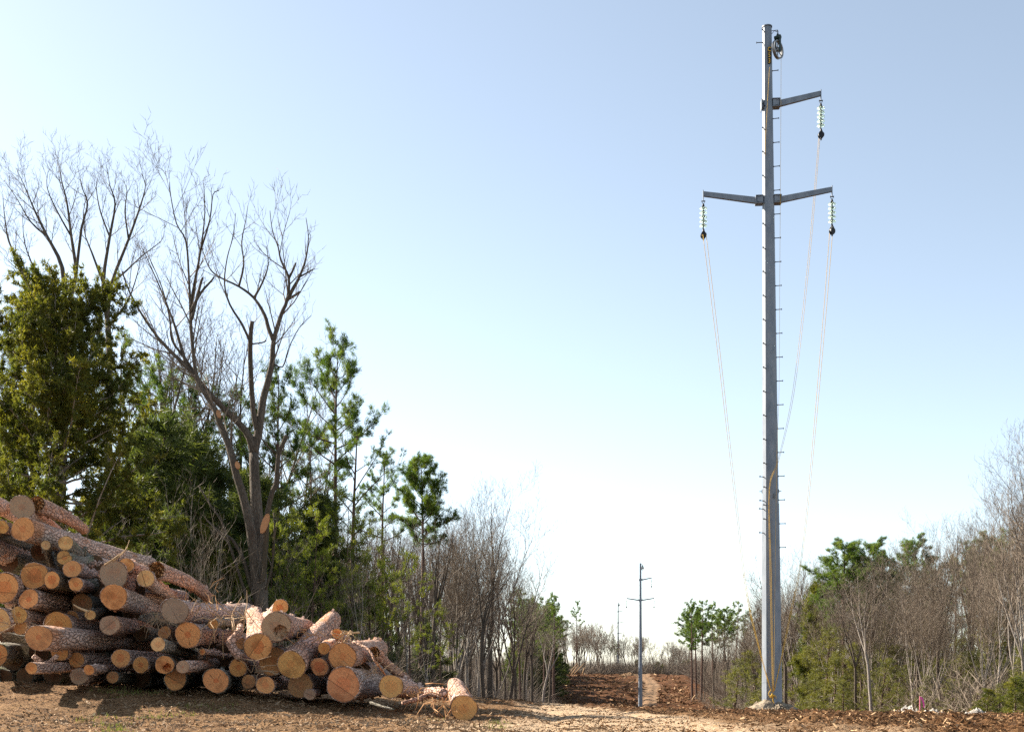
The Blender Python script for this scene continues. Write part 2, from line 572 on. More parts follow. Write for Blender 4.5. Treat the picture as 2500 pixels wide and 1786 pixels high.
MAT['pink'] = m_simple('pink_marking_paint', (0.80, 0.20, 0.30), (0.90, 0.30, 0.38), 8, 0.6, bump=0)
MAT['ribbon'] = m_simple('magenta_flagging_tape', (0.75, 0.05, 0.35), (0.88, 0.12, 0.45), 8, 0.5, bump=0)
MAT['gravel'] = m_simple('grey_tan_gravel', (0.10, 0.08, 0.055), (0.36, 0.29, 0.21), 16, 0.9, bump=0.8)
MAT['rock'] = m_simple('white_crushed_rock', (0.26, 0.23, 0.195), (0.50, 0.46, 0.41), 9, 0.9, bump=0.6)
MAT['chip'] = m_simple('wood_chips', (0.05, 0.023, 0.009), (0.26, 0.14, 0.06), 2.2, 0.9, bump=0)
MAT['clod'] = m_simple('dry_clods', (0.07, 0.038, 0.018), (0.27, 0.165, 0.083), 5, 0.95, bump=0.4)
MAT['grass'] = m_leaf('short_grass', (0.06, 0.08, 0.015), (0.12, 0.15, 0.03), (0.25, 0.24, 0.08), 0.35, 2.0)
MAT['dead'] = m_simple('dry_litter', (0.16, 0.10, 0.06), (0.40, 0.29, 0.18), 3, 0.9, bump=0)
g = N('pale_green_glass')
gb = g.bsdf((0.80, 0.96, 0.86), 0.06, spec=0.6)
gb.inputs['Transmission Weight'].default_value = 1.0
gb.inputs['IOR'].default_value = 1.3
gt = g.n('ShaderNodeBsdfTranslucent')
gt.inputs['Color'].default_value = (0.85, 0.97, 0.86, 1)
gm_ = g.n('ShaderNodeMixShader')
gm_.inputs[0].default_value = 0.22
g.l(gb.outputs[0], gm_.inputs[1])
g.l(gt.outputs[0], gm_.inputs[2])
MAT['glass'] = g.done(gm_)
# ------------------------------------------------------------------ ground
def build_ground():
    rows = np.concatenate([np.linspace(-14, 7.5, 14), np.geomspace(8, 460, 720), np.geomspace(470, 5000, 50)])
    cols = 580
    u = np.linspace(-1, 1, cols)
    u = np.sign(u) * (0.72 * np.abs(u) + 0.28 * np.abs(u) ** 3)
    Y = np.repeat(rows, cols)
    W = 14 + 0.60 * np.abs(Y)
    X = np.tile(u, len(rows)) * W
    Z = H(X, Y)
    V = np.stack([X, Y, Z], 1)
    i = np.arange((len(rows) - 1) * cols).reshape(-1, cols)[:, :-1].ravel()
    Fc = np.stack([i, i + 1, i + cols + 1, i + cols], 1)
    me = np_mesh('ground', V, Fc, MAT['ground'], True)
    for nm, fn in (('mulch', mulch_mask), ('sand', sand_mask)):
        a = me.attributes.new(nm, 'FLOAT', 'POINT')
        val = fn(X, Y)
        if nm == 'sand':
            m = mulch_mask(X, Y)
            val = val * np.where(Y < 45, 1.0, np.where(Y < 60, 0.5, 0.30))
        a.data.foreach_set('value', val.astype(np.float32))
    o = link('ground', me)
    tag(o, kind='structure')


build_ground()
rng = np.random.default_rng(5)


def scatter_chips(n, px0, px1, y0, y1, mask, size, name, mat, label, cat, clod=False):
    px = rng.uniform(px0, px1, n)
    Y = np.exp(rng.uniform(math.log(y0), math.log(y1), n))
    X = (px - CX) / F * Y
    keep = mask(X, Y) > rng.uniform(0, 1, n)
    X, Y = X[keep], Y[keep]
    n = len(X)
    Z = H(X, Y)
    s = size * np.minimum(np.exp(rng.normal(0, 0.5, n)), 2.0) * np.sqrt(Y / 20.0)
    a = rng.uniform(0, 2 * PI, n)
    tilt = rng.normal(0, 0.35, n)
    if clod:
        base = np.array([(1, 0, 0), (0, 1, 0), (-1, 0, 0), (0, -1, 0), (0, 0, 0.8), (0, 0, -0.5)])
        V = base[None] * s[:, None, None] * (1 + rng.normal(0, 0.25, (n, 6, 3)))
        ca, sa = np.cos(a), np.sin(a)
        x = V[:, :, 0] * ca[:, None] - V[:, :, 1] * sa[:, None]
        y = V[:, :, 0] * sa[:, None] + V[:, :, 1] * ca[:, None]
        V = np.stack([x + X[:, None], y + Y[:, None], V[:, :, 2] + Z[:, None] + 0.1 * s[:, None]], 2)
        fb = np.array([(0, 1, 4), (1, 2, 4), (2, 3, 4), (3, 0, 4), (1, 0, 5), (2, 1, 5), (3, 2, 5), (0, 3, 5)])
        Fc = (fb[None] + (np.arange(n) * 6)[:, None, None]).reshape(-1, 3)
    else:
        L = s
        w = s * rng.uniform(0.10, 0.30, n)
        d = np.stack([np.cos(a) * np.cos(tilt), np.sin(a) * np.cos(tilt), np.sin(tilt)], 1)
        r = rng.normal(0, 1, (n, 3))
        r[:, 2] *= 0.6
        q = np.cross(d, r)
        q /= np.linalg.norm(q, axis=1)[:, None]
        c = np.stack([X, Y, Z + 0.25 * np.abs(np.sin(tilt)) * L + 0.012], 1)
        V = np.stack([c - d * L[:, None] / 2 - q * w[:, None] / 2, c - d * L[:, None] / 2 + q * w[:, None] / 2,
                      c + d * L[:, None] / 2 + q * w[:, None] / 2, c + d * L[:, None] / 2 - q * w[:, None] / 2], 1)
        Fc = np.arange(n * 4).reshape(-1, 4)
    me = np_mesh(name, V.reshape(-1, 3), Fc, mat)
    o = link(name, me)
    tag(o, label, cat, kind='stuff')
    return o


mm = lambda X, Y: mulch_mask(X, Y) * (1 - 0.85 * sand_mask(X, Y)) * (Y < 62) + 0.03 * (Y < 45)
scatter_chips(150000, 1150, 2560, 10.0, 60, mm, 0.040, 'mulch_chips', MAT['chip'],
              'brown shredded wood mulch strewn over the cleared strip below the tall pole', 'wood mulch')
scatter_chips(22000, 1150, 2560, 10.0, 60, mm, 0.045, 'pale_mulch_chips', MAT['straw'],
              'pale fresh wood splinters lying among the brown mulch', 'wood chips')
dm = lambda X, Y: (1 - mulch_mask(X, Y)) * (1 - 0.7 * sand_mask(X, Y)) * (0.25 + 0.9 * (fbm(X * 0.8, Y * 0.8, 3, 88) > 0.0))
scatter_chips(42000, -60, 1700, 9.8, 26, dm, 0.012, 'soil_clods', MAT['clod'],
              'dry crumbled clods of soil on the churned ground before the log pile', 'soil clods', clod=True)
scatter_chips(26000, -60, 1500, 9.8, 26, dm, 0.04, 'bark_litter', MAT['dead'],
              'dry bark and straw litter on the churned ground before the log pile', 'litter')


hm = lambda X, Y: (Y > 150) * (0.35 + (fbm(X * 0.12, Y * 0.06, 3, 201) > 0.05)) * (1 - sand_mask(X, Y)) * (X > np.interp(Y, [150, 185, 260, 330], [3.5, 6.6, 9.5, 12])) * (X < np.interp(Y, [150, 200, 260, 330], [27.5, 30.5, 37, 44]))
scatter_chips(9000, 1340, 1760, 150, 338, hm, 0.16, 'slash_litter', MAT['chip'], 'dark branches and slash strewn over the far cleared slope', 'slash')
scatter_chips(2200, 1340, 1760, 150, 338, hm, 0.13, 'pale_slash_litter', MAT['straw'], 'pale broken limbs strewn over the far cleared slope', 'slash')


def build_grass():
    n = 30000
    px = rng.uniform(-60, 1250, n)
    Y = np.exp(rng.uniform(math.log(10.3), math.log(21), n))
    X = (px - CX) / F * Y
    py = HOR - (base_h(X, Y) - EYE) / Y * F
    patch = fbm(X * 0.9, Y * 0.9, 3, 123) + 0.35 * np.exp(-((px - 520) / 150) ** 2 - ((py - 1715) / 22) ** 2) + 0.2 * np.exp(-((px - 270) / 90) ** 2) - 0.1
    k = patch > 0.34 + 0.25 * rng.uniform(0, 1, n)
    X, Y = X[k], Y[k]
    n = len(X)
    Z = H(X, Y)
    h = rng.uniform(0.025, 0.075, n)
    a = rng.uniform(0, 2 * PI, n)
    w = 0.006
    lean = rng.normal(0, 0.4, (n, 2)) * h[:, None]
    V = np.stack([np.stack([X - np.cos(a) * w, Y - np.sin(a) * w, Z - 0.01], 1),
                  np.stack([X + np.cos(a) * w, Y + np.sin(a) * w, Z - 0.01], 1),
                  np.stack([X + lean[:, 0], Y + lean[:, 1], Z + h], 1)], 1)
    me = np_mesh('grass', V.reshape(-1, 3), np.arange(n * 3).reshape(-1, 3), MAT['grass'])
    tag(link('grass', me), 'thin yellow green grass sprouting from the bare soil in front of the log pile', 'grass', kind='stuff')


build_grass()

# ------------------------------------------------------------------ transmission poles
PX_M = F / 41.0


def frame(n):
    """matrix whose X axis = n (horizontal), Z up"""
    n = Vector(n).normalized()
    y = Vector((0, 0, 1)).cross(n).normalized()
    return Matrix((n, y, n.cross(y))).transposed()


def nrm(th):
    return Vector((math.sin(R(th)), -math.cos(R(th)), 0))


NORM = [-62, -17, 28, 73, 118, 163, 208, 253]
HP = 22.62


def pole_r(z):
    return 0.345 + (0.160 - 0.345) * z / HP


def oct_ring(z, k=1.0):
    return [Vector((math.sin(R(a - 22.5)), -math.cos(R(a - 22.5)), 0)) * (pole_r(z) * k) + Vector((0, 0, z)) for a in NORM]


def loft(mb, rings):
    b = len(mb.v)
    n = len(rings[0])
    for r in rings:
        for p in r:
            mb.v.append(tuple(p))
    for i in range(len(rings) - 1):
        mb.quad_ring(b + i * n, b + (i + 1) * n, n)
    mb.f.append(tuple(b + q for q in reversed(range(n))))
    mb.f.append(tuple(b + (len(rings) - 1) * n + q for q in range(n)))


def arm_mesh(L, rise, h0, h1, sgn):
    mb = MB()
    w0, w1 = 0.12, 0.10
    a = Vector((0, 0, 0))
    d = Vector((L, 0, rise))
    vs = []
    for p, h, w in ((a, h0, w0), (d, h1, w1)):
        for dy, dz in ((-1, -1), (1, -1), (1, 1), (-1, 1)):
            vs.append(Vector((p.x * sgn, p.y + dy * w / 2, p.z + dz * h / 2)))
    b = len(mb.v)
    mb.v += [tuple(v) for v in vs]
    for f in ((0, 3, 2, 1), (4, 5, 6, 7), (0, 1, 5, 4), (1, 2, 6, 5), (2, 3, 7, 6), (3, 0, 4, 7)):
        mb.f.append(tuple(b + i for i in (f if sgn > 0 else f[::-1])))
    # end plate carrying the shackle
    mb.box((sgn * (L + 0.012), 0, rise - 0.06), 0.022, 0.12, h1 + 0.20)
    return mb.mesh('cross_arm', MAT['galv'])


def bracket_mesh(sgn):
    mb = MB()
    mb.box((sgn * 0.10, 0, 0.0), 0.20, 0.26, 0.19)
    for z in (-0.125, 0.125):
        mb.box((sgn * 0.11, 0, z), 0.24, 0.30, 0.022)
    mb.box((sgn * 0.235, 0, 0.0), 0.024, 0.30, 0.25)
    for z in (-0.08, 0.08):
        for y in (-0.145, 0.145):
            mb.box((sgn * 0.14, y, z), 0.03, 0.03, 0.03)
    return mb.mesh('arm_bracket', MAT['galv'])


def bolt_mesh():
    mb = MB()
    mb.tube([Vector((-0.02, 0, 0)), Vector((0.185, 0, 0))], [0.013, 0.013], 6)
    mb.tube([Vector((0.185, 0, 0)), Vector((0.205, 0, 0))], [0.028, 0.028], 6)
    mb.tube([Vector((0.0, 0, 0)), Vector((0.022, 0, 0))], [0.02, 0.02], 6)
    return mb.mesh('step_bolt', MAT['black'])


ARM_ME = {}
BR_ME = {1: bracket_mesh(1), -1: bracket_mesh(-1)}
BOLT_ME = bolt_mesh()
ARM_L = 2.03


def make_insulator():
    root = thing('insulator_string', 'x', 'insulator', (0, 0, 0))
    mb = MB()
    mb.tube([Vector((-0.055, 0, 0.0)), Vector((0.055, 0, 0.0))], [0.017, 0.017], 6)
    mb.tube([Vector((-0.06, 0, 0)), Vector((-0.045, 0, 0))], [0.03, 0.03], 6)
    mb.tube([Vector((0.045, 0, 0)), Vector((0.06, 0, 0))], [0.03, 0.03], 6)
    ring = [Vector((0.04 * math.cos(R(a)), 0, -0.03 + 0.05 * math.sin(R(a)))) for a in range(180, 361, 20)]
    mb.tube(ring, [0.009] * len(ring), 5)
    mb.lathe([(0.012, -0.075), (0.03, -0.10), (0.042, -0.14), (0.045, -0.19), (0.03, -0.20)][::-1], 10)
    link('shackle', mb.mesh('shackle', MAT['black'], True), root)
    gl = MB()
    gl.lathe([(0.045, 0.0), (0.07, -0.004), (0.110, -0.022), (0.128, -0.046), (0.122, -0.058), (0.10, -0.045), (0.085, -0.058),
              (0.065, -0.046), (0.045, -0.058), (0.03, -0.05)][::-1], 22)
    gme = gl.mesh('glass_disc', MAT['glass'], True)
    cp = MB()
    cp.lathe([(0.043, 0.03), (0.046, -0.01), (0.046, -0.02), (0.02, -0.06), (0.018, -0.10)][::-1], 10)
    cme = cp.mesh('metal_cap', MAT['galv_dark'], True)
    for i in range(5):
        dsk = link('glass_disc', gme, root, (0, 0, -0.20 - 0.146 * i))
        link('metal_cap', cme, dsk, (0, 0, 0))
    return root


def make_block():
    """small teardrop stringing block, hanging point at the origin"""
    root = thing('stringing_block', 'x', 'pulley block', (0, 0, 0))
    mb = MB()
    for y in (-0.045, 0.045):
        pr = []
        for a in range(0, 360, 24):
            r_ = 0.098 if math.sin(R(a)) < 0.35 else 0.098 - 0.05 * (math.sin(R(a)) - 0.35)
            pr.append((r_ * math.cos(R(a)), -0.235 + r_ * 1.25 * math.sin(R(a)) + (0.05 if math.sin(R(a)) > 0.8 else 0)))
        b = len(mb.v)
        m = len(pr)
        for yy in (y - 0.008, y + 0.008):
            for x, z in pr:
                mb.v.append((x, yy, z))
        mb.quad_ring(b, b + m, m)
        mb.f.append(tuple(b + q for q in range(m)))
        mb.f.append(tuple(b + m + q for q in reversed(range(m))))
    mb.tube([Vector((-0.02, 0, 0.0)), Vector((0.0, 0, -0.06)), Vector((0.0, 0, -0.13))], [0.02, 0.035, 0.045], 8)
    mb.tube([Vector((0, 0, -0.34)), Vector((0, 0, -0.42))], [0.035, 0.018], 8)
    mb.box((0, 0, -0.345), 0.07, 0.11, 0.03)
    link('side_frame', mb.mesh('side_frame', MAT['black']), root)
    sh = MB()
    M = Matrix.Rotation(PI / 2, 4, 'X')
    sh.lathe([(0.02, -0.03), (0.088, -0.03), (0.070, 0.0), (0.088, 0.03), (0.02, 0.03)], 20, Matrix.Translation((0, 0, -0.235)) @ M)
    link('sheave', sh.mesh('sheave', MAT['galv_dark'], True), root)
    return root


def make_wheel():
    """big open stringing wheel hanging from a hook at the origin; wheel normal = local +Y negative"""
    root = thing('cable_pulley', 'x', 'pulley wheel', (0, 0, 0))
    hub = Vector((0, 0, -0.60))
    M = Matrix.Translation(hub) @ Matrix.Rotation(PI / 2, 4, 'X')
    rim = MB()
    rim.lathe([(0.262, -0.05), (0.302, -0.05), (0.302, -0.035), (0.275, -0.02), (0.275, 0.02), (0.302, 0.035), (0.302, 0.05),
               (0.262, 0.05), (0.245, 0.03), (0.245, -0.03), (0.262, -0.05)], 40, M, cap=False)
    for a in range(0, 360, 60):
        d = Vector((math.cos(R(a + 30)), 0, math.sin(R(a + 30))))
        rim.tube([hub + d * 0.03, hub + d * 0.255], [0.022, 0.018], 6)
    rim.lathe([(0.02, -0.06), (0.06, -0.06), (0.06, 0.06), (0.02, 0.06)], 14, M)
    link('sheave', rim.mesh('sheave', MAT['sheave']), root)
    fr = MB()
    for y in (-0.085, 0.085):
        fr.box((0, y, -0.42), 0.105, 0.022, 0.46)
        fr.lathe([(0.001, -0.012), (0.052, -0.012), (0.052, 0.012), (0.001, 0.012)], 14, Matrix.Translation((0, y, -0.655)) @ Matrix.Rotation(PI / 2, 4, 'X'))
    fr.box((0, 0, -0.185), 0.15, 0.20, 0.05)
    fr.lathe([(0.001, -0.10), (0.075, -0.10), (0.075, 0.10), (0.001, 0.10)], 16, Matrix.Translation((0, 0, -0.20)) @ Matrix.Rotation(PI / 2, 4, 'X'))
    fr.tube([Vector((0, 0, -0.07)), Vector((0, 0, -0.17))], [0.03, 0.06], 8)
    link('frame', fr.mesh('frame', MAT['greenpaint']), root)
    hk = MB()
    hk.tube([Vector((0.03 * math.cos(R(a)), 0, 0.0 + 0.035 * math.sin(R(a)))) for a in range(-60, 271, 30)], [0.010] * 12, 6)
    hk.tube([Vector((0, 0, -0.03)), Vector((0, 0, -0.08))], [0.016, 0.016], 6)
    link('hook', hk.mesh('hook', MAT['black']), root)
    return root


def make_pole(variant, label):
    root = thing('transmission_pole', label, 'power pole')
    sh = MB()
    zj = (1722 - 1229) / PX_M
    zs = (1722 - 1665) / PX_M
    loft(sh, [oct_ring(-0.9), oct_ring(zs), oct_ring(zs + 0.001, 1.015), oct_ring(zs + 0.03, 1.015), oct_ring(zs + 0.031), oct_ring(zj - 0.001),
              oct_ring(zj, 0.955), oct_ring(HP - 0.02, 0.975)])
    link('shaft', sh.mesh('shaft', MAT['galv']), root)
    cp = MB()
    cp.lathe([(0.0001, HP - 0.018), (0.172, HP - 0.018), (0.172, HP + 0.02), (0.0001, HP + 0.03)], 20)
    link('top_cap', cp.mesh('top_cap', MAT['galv_dark']), root)
    # joint bolts and small tag
    if variant == 'main':
        jb = MB()
        jb.box((0.085, -pole_r(zj + 0.25) * 0.93, zj + 0.22), 0.06, 0.03, 0.16)
        link('access_cover', jb.mesh('access_cover', MAT['galv_dark']), root)
        for s, th in ((-1, -95), (1, 95)):
            lg = MB()
            lg.box((0, 0, 0), 0.03, 0.05, 0.12)
            lg.tube([Vector((0, 0, 0)), Vector((0.09, 0, 0))], [0.012, 0.012], 6)
            o = link('jacking_lug', lg.mesh('jacking_lug', MAT['galv_dark']), root)
            p = nrm(th) * (pole_r(zj + 0.4) * 0.95)
            o.matrix_local = Matrix.Translation((p.x, p.y, zj + 0.42)) @ frame(nrm(th)).to_4x4()
    if variant == 'main':
        arms = [(1, 20.06, 1.75), (1, 16.86, 2.09), (-1, 16.86, 2.15)]
    elif variant == 'second':
        arms = [(1, 20.06, 1.75), (1, 16.86, 2.12), (-1, 16.86, 2.15)]
    else:
        arms = [(1, 19.9, 1.75), (1, 16.4, 1.75), (1, 13.1, 1.75)]
    tips = []
    for s, z, reach in arms:
        r_ = pole_r(z) * 0.94
        aL = reach - r_ - 0.235 - 0.012
        if (s, reach) not in ARM_ME:
            ARM_ME[(s, reach)] = arm_mesh(aL, 0.275, 0.20, 0.155, s)
        a = link('cross_arm', ARM_ME[(s, reach)], root, (s * (r_ + 0.235), 0, z + 0.0))
        link('arm_bracket', BR_ME[s], root, (s * (r_ - 0.01), 0, z))
        tips.append((s * reach, 0, z + 0.275 - 0.06 - (0.355) / 2 + 0.0))
        if z == 20.06 or variant == 'third':
            bp = MB()
            bp.box((0, 0, 0), 0.05, 0.24, 0.26)
            bp.box((-0.03, 0, -0.02), 0.02, 0.30, 0.34)
            link('backing_plate', bp.mesh('backing_plate', MAT['galv']), root, (-(r_ + 0.01), 0, z - 0.02))
    # hook bracket for the wheel
    hb = MB()
    zt = HP - 0.155
    hb.tube([Vector((0.13, -0.05, zt)), Vector((0.345, -0.05, zt + 0.02))], [0.012, 0.012], 6)
    hb.tube([Vector((0.13, -0.05, zt - 0.12)), Vector((0.235, -0.05, zt))], [0.010, 0.010], 6)
    hb.tube([Vector((0.235, -0.05, zt)), Vector((0.345, -0.05, zt - 0.05))], [0.010, 0.010], 6)
    link('hook_bracket', hb.mesh('hook_bracket', MAT['galv']), root)
    wheel = (0.345, -0.05, zt - 0.03)

    def bolt(z, th_at, th_dir, tilt=0.0):
        p = nrm(th_at) * (pole_r(z) * (0.955 if z > zj else 1.0) * (1.0 if th_at < 0 else 0.95))
        o = link('step_bolt', BOLT_ME, root)
        o.matrix_local = Matrix.Translation((p.x, p.y, z)) @ frame(nrm(th_dir)).to_4x4()
    if variant != 'third':
        py = 175.0
        rows_r = []
        while py < 1350:
            if not (228 < py < 262 or 468 < py < 500):
                rows_r.append(py)
            py += 58.4 - 0.6 * (py / 1300)
        if variant == 'second':
            rows_r = rows_r[::2]
        for q in rows_r:
            bolt((1722 - q) / PX_M, 80, 80)
            ql = q - 29
            if 150 < ql < 1225 and not (228 < ql < 262 or 468 < ql < 500):
                bolt((1722 - ql) / PX_M, -39.5, -27)
        if variant == 'main':
            for q in (83.0, 104.5):
                bolt((1722 - q) / PX_M, -39.5 if q < 90 else -80, -27 if q < 90 else -90)
            for q in (1235, 1269):
                bolt((1722 - q) / PX_M, -39.5, -27)
            for q in (1165, 1223, 1243, 1301):
                bolt((1722 - q) / PX_M, -62, -45)
    return root, tips, wheel


INS = make_insulator()
BLK = make_block()
WHL = make_wheel()
used = {'i': False, 'b': False, 'w': False}


def hang(kind, src, M, label, group):
    if used[kind]:
        o = copy_tree(src, label, group)
    else:
        o = src
        used[kind] = True
        o['label'] = label
        o['group'] = group
    o.matrix_world = M
    return o


def place_pole(variant, X, Y, Zb, yaw, lean, label, names):
    root, tips, wheel = make_pole(variant, label)
    root['group'] = 'steel transmission poles'
    M = Matrix.Translation((X, Y, Zb)) @ Matrix.Rotation(lean, 4, 'Y') @ Matrix.Rotation(yaw, 4, 'Z')
    root.matrix_world = M
    for t, nm in zip(tips, names):
        hang('i', INS, Matrix.Translation(M @ Vector(t)), 'five disc pale glass insulator string hanging from ' + nm, 'glass insulator strings')
        p = M @ (Vector(t) + Vector((0, 0, -0.895)))
        hang('b', BLK, Matrix.Translation(p) @ Matrix.Rotation(0.5 if 'right' in nm else 0.1, 4, 'Z'),
             'black pulley block under the insulators on ' + nm, 'black pulley blocks')
    w = M @ Vector(wheel)
    hang('w', WHL, Matrix.Translation(w) @ Matrix.Rotation(R(48), 4, 'Z'),
         'spoked pulley wheel in dark green frame hung atop ' + names[-1], 'spoked pulley wheels')
    return root, M


X0 = (1885 - CX) / F * 41.0
Z0 = EYE - (1722 - HOR) / PX_M
pole1, M1 = place_pole('main', X0, 41.0, Z0, R(-4.2), -0.17 / HP, 'tall grey tapered steel pole nearest the camera, numbered on a black plate',
                       ['the top arm of the nearest pole', 'the lower right arm of the nearest pole', 'the lower left arm of the nearest pole', 'the nearest pole'])
X1 = (1563.5 - CX) / F * 193
pole2, M2 = place_pole('second', X1, 193.0, EYE - (1726 - HOR) / F * 193, R(-4.2), 0, 'three armed steel pole standing midway down the cleared strip',
                       ['the top arm of the middle pole', 'the lower right arm of the middle pole', 'the lower left arm of the middle pole', 'the middle pole'])
X2 = (1509 - CX) / F * 385
pole3, M3 = place_pole('third', X2, 385.0, EYE - (1647 - HOR) / F * 385, R(-4.2), 0, 'most distant steel pole with three arms all on its right side',
                       ['the top arm of the most distant pole', 'the middle arm of the most distant pole', 'the lowest arm of the most distant pole', 'the most distant pole'])

# number plate on the nearest pole
zc = (1722 - 142) / PX_M
pl = MB()
pl.box((0, 0, 0), 0.125, 0.012, 0.56)
plate = link('number_sign', pl.mesh('number_sign', MAT['sign']), pole1)
plate.location = (0.045, -pole_r(zc) * 0.99 - 0.012, zc)
plate.rotation_euler = (0, 0, R(-3))
fc = bpy.data.curves.new('lettering', 'FONT')
fc.body = 'C\n5\n3'
fc.size = 0.205
fc.space_line = 0.93
fc.align_x = 'CENTER'
fc.align_y = 'CENTER'
fc.extrude = 0.003
fc.offset = 0.001
fc.materials.append(MAT['letter'])
tmp = bpy.data.objects.new('tmp', fc)
C.objects.link(tmp)
bpy.context.view_layer.update()
lme = bpy.data.meshes.new_from_object(tmp.evaluated_get(bpy.context.evaluated_depsgraph_get()))
bpy.data.objects.remove(tmp)
ft = link('lettering', lme, plate, (0, -0.010, 0.0))
ft.rotation_euler = (PI / 2, 0, 0)
ft.scale = (0.74, 1, 1)


# ------------------------------------------------------------------ ropes
def smooth_path(pts, n=5):
    out = []
    for i in range(len(pts) - 1):
        p0 = pts[max(i - 1, 0)]
        p1, p2 = pts[i], pts[i + 1]
        p3 = pts[min(i + 2, len(pts) - 1)]
        for k in range(n):
            t = k / n
            out.append(0.5 * ((2 * p1) + (p2 - p0) * t + (2 * p0 - 5 * p1 + 4 * p2 - p3) * t * t + (3 * p1 - p0 - 3 * p2 + p3) * t ** 3))
    out.append(pts[-1])
    return out


def rope(pxs, label, r=0.0078, name='pull_rope'):
    pts = smooth_path([P(x, y, d) for x, y, d in pxs], 6)
    mb = MB()
    mb.tube(pts, [r] * len(pts), 6)
    o = link(name, mb.mesh(name, MAT['rope'], True))
    tag(o, label, 'rope', 'yellow ropes on the nearest pole')
    return o


FR = 41.0 - 0.38
rope([(1716, 572, 41.05), (1752, 860, 40.95), (1795, 1230, 40.85), (1822, 1450, 40.75), (1860, 1610, 40.68), (1882, 1684, FR)],
     'yellow rope from the lower left arm sagging to the pole foot, outer strand')
rope([(1724, 572, 41.05), (1758, 860, 40.96), (1799, 1230, 40.86), (1825, 1450, 40.77), (1861, 1606, 40.70), (1883, 1686, FR)],
     'yellow rope from the lower left arm sagging to the pole foot, inner strand')
rope([(2026, 562, 41.0), (2005, 830, 40.9), (1962, 1310, 40.75), (1928, 1500, 40.7), (1890, 1686, FR)],
     'yellow rope from the lower right arm to the pole foot, inner strand')
rope([(2033, 562, 41.0), (2011, 830, 40.9), (1965, 1310, 40.76), (1931, 1500, 40.71), (1891, 1684, FR)],
     'yellow rope from the lower right arm to the pole foot, outer strand')
rope([(1999, 336, 41.0), (1972, 640, 40.9), (1936, 950, 40.75), (1900, 1120, 40.68), (1878, 1192, 40.66), (1880, 1400, 40.64), (1886, 1688, FR)],
     'yellow rope from the top arm slanting to the shaft then down its face, outer strand', 0.006)
rope([(2002, 336, 41.0), (1976, 640, 40.9), (1940, 950, 40.75), (1902, 1122, 40.68), (1879, 1196, 40.66), (1883, 1400, 40.64), (1888, 1688, FR)],
     'yellow rope from the top arm slanting to the shaft then down its face, inner strand', 0.006)
rope([(1907, 144, 40.85), (1906, 350, 40.8), (1904, 640, 40.78), (1902, 950, 40.72), (1897, 1100, 40.66), (1893, 1350, 40.64), (1889, 1686, FR)],
     'thin yellow rope dropping plumb from the spoked wheel beside the shaft', 0.005)
rope([(1879, 165, 40.80), (1876, 210, 40.78), (1870, 320, 40.76), (1868, 380, 40.76)],
     'short yellow line on the shaft face below the number plate', 0.0065)
kn = MB()
rr = random.Random(3)
for i in range(5):
    c0 = P(1886, 1697, FR - 0.03)
    ax = Vector((rr.uniform(-1, 1), rr.uniform(-0.3, 0.3), rr.uniform(-1, 1))).normalized()
    u = ax.orthogonal().normalized()
    w = ax.cross(u)
    pts = [c0 + (u * math.cos(a * 0.7) * 0.05 + w * math.sin(a * 0.7) * 0.085) for a in range(0, 10)]
    kn.tube(pts, [0.014] * 10, 6)
for tail in ([(1883, 1683), (1877, 1690), (1880, 1702), (1886, 1698)], [(1885, 1700), (1888, 1708), (1890, 1716)], [(1887, 1700), (1886, 1712)],
             [(1890, 1699), (1894, 1698), (1895, 1704)]):
    kn.tube(smooth_path([P(x, y, FR - 0.02) for x, y in tail], 4), [0.012] * (4 * (len(tail) - 1) + 1), 6)
tag(link('rope_knot', kn.mesh('rope_knot', MAT['rope'], True)), 'tangled yellow rope knot tied at the foot of the nearest pole', 'knot')


# ------------------------------------------------------------------ mounds, rocks, stake
def mound(name, cx, cy, rx, ry, h, mat, label, cat, seed, lump=0.1, freq=5.0, sink=0.15):
    n, m = 64, 26
    V, Fc = [], []
    th = np.linspace(0, 2 * PI, n, endpoint=False)
    for j in range(m + 1):
        t = j / m
        for a in th:
            rad = 1 + 0.18 * math.sin(3 * a + seed) + 0.1 * math.sin(5 * a + 2 * seed)
            V.append((cx + rx * t * rad * math.cos(a), cy + ry * t * rad * math.sin(a), t))
    V = np.array(V)
    t = V[:, 2]
    prof = (1 - t) ** 0.9 * (1 - 0.25 * (1 - t))
    z = base_h(V[:, 0], V[:, 1]) - sink * t + h * prof / 0.75 * (0.9 + 0.5 * fbm(V[:, 0] * 1.3, V[:, 1] * 1.3, 3, seed))
    z = z + lump * fbm(V[:, 0] * freq, V[:, 1] * freq, 4, seed + 5) * (1 - t * 0.5)
    V[:, 2] = z
    i = np.arange(m * n)
    nx = np.where((i + 1) % n == 0, i + 1 - n, i + 1)
    Fc = np.stack([i, nx, nx + n, i + n], 1)
    me = np_mesh(name, V, Fc, mat, False)
    o = link(name, me)
    tag(o, label, cat)
    return o


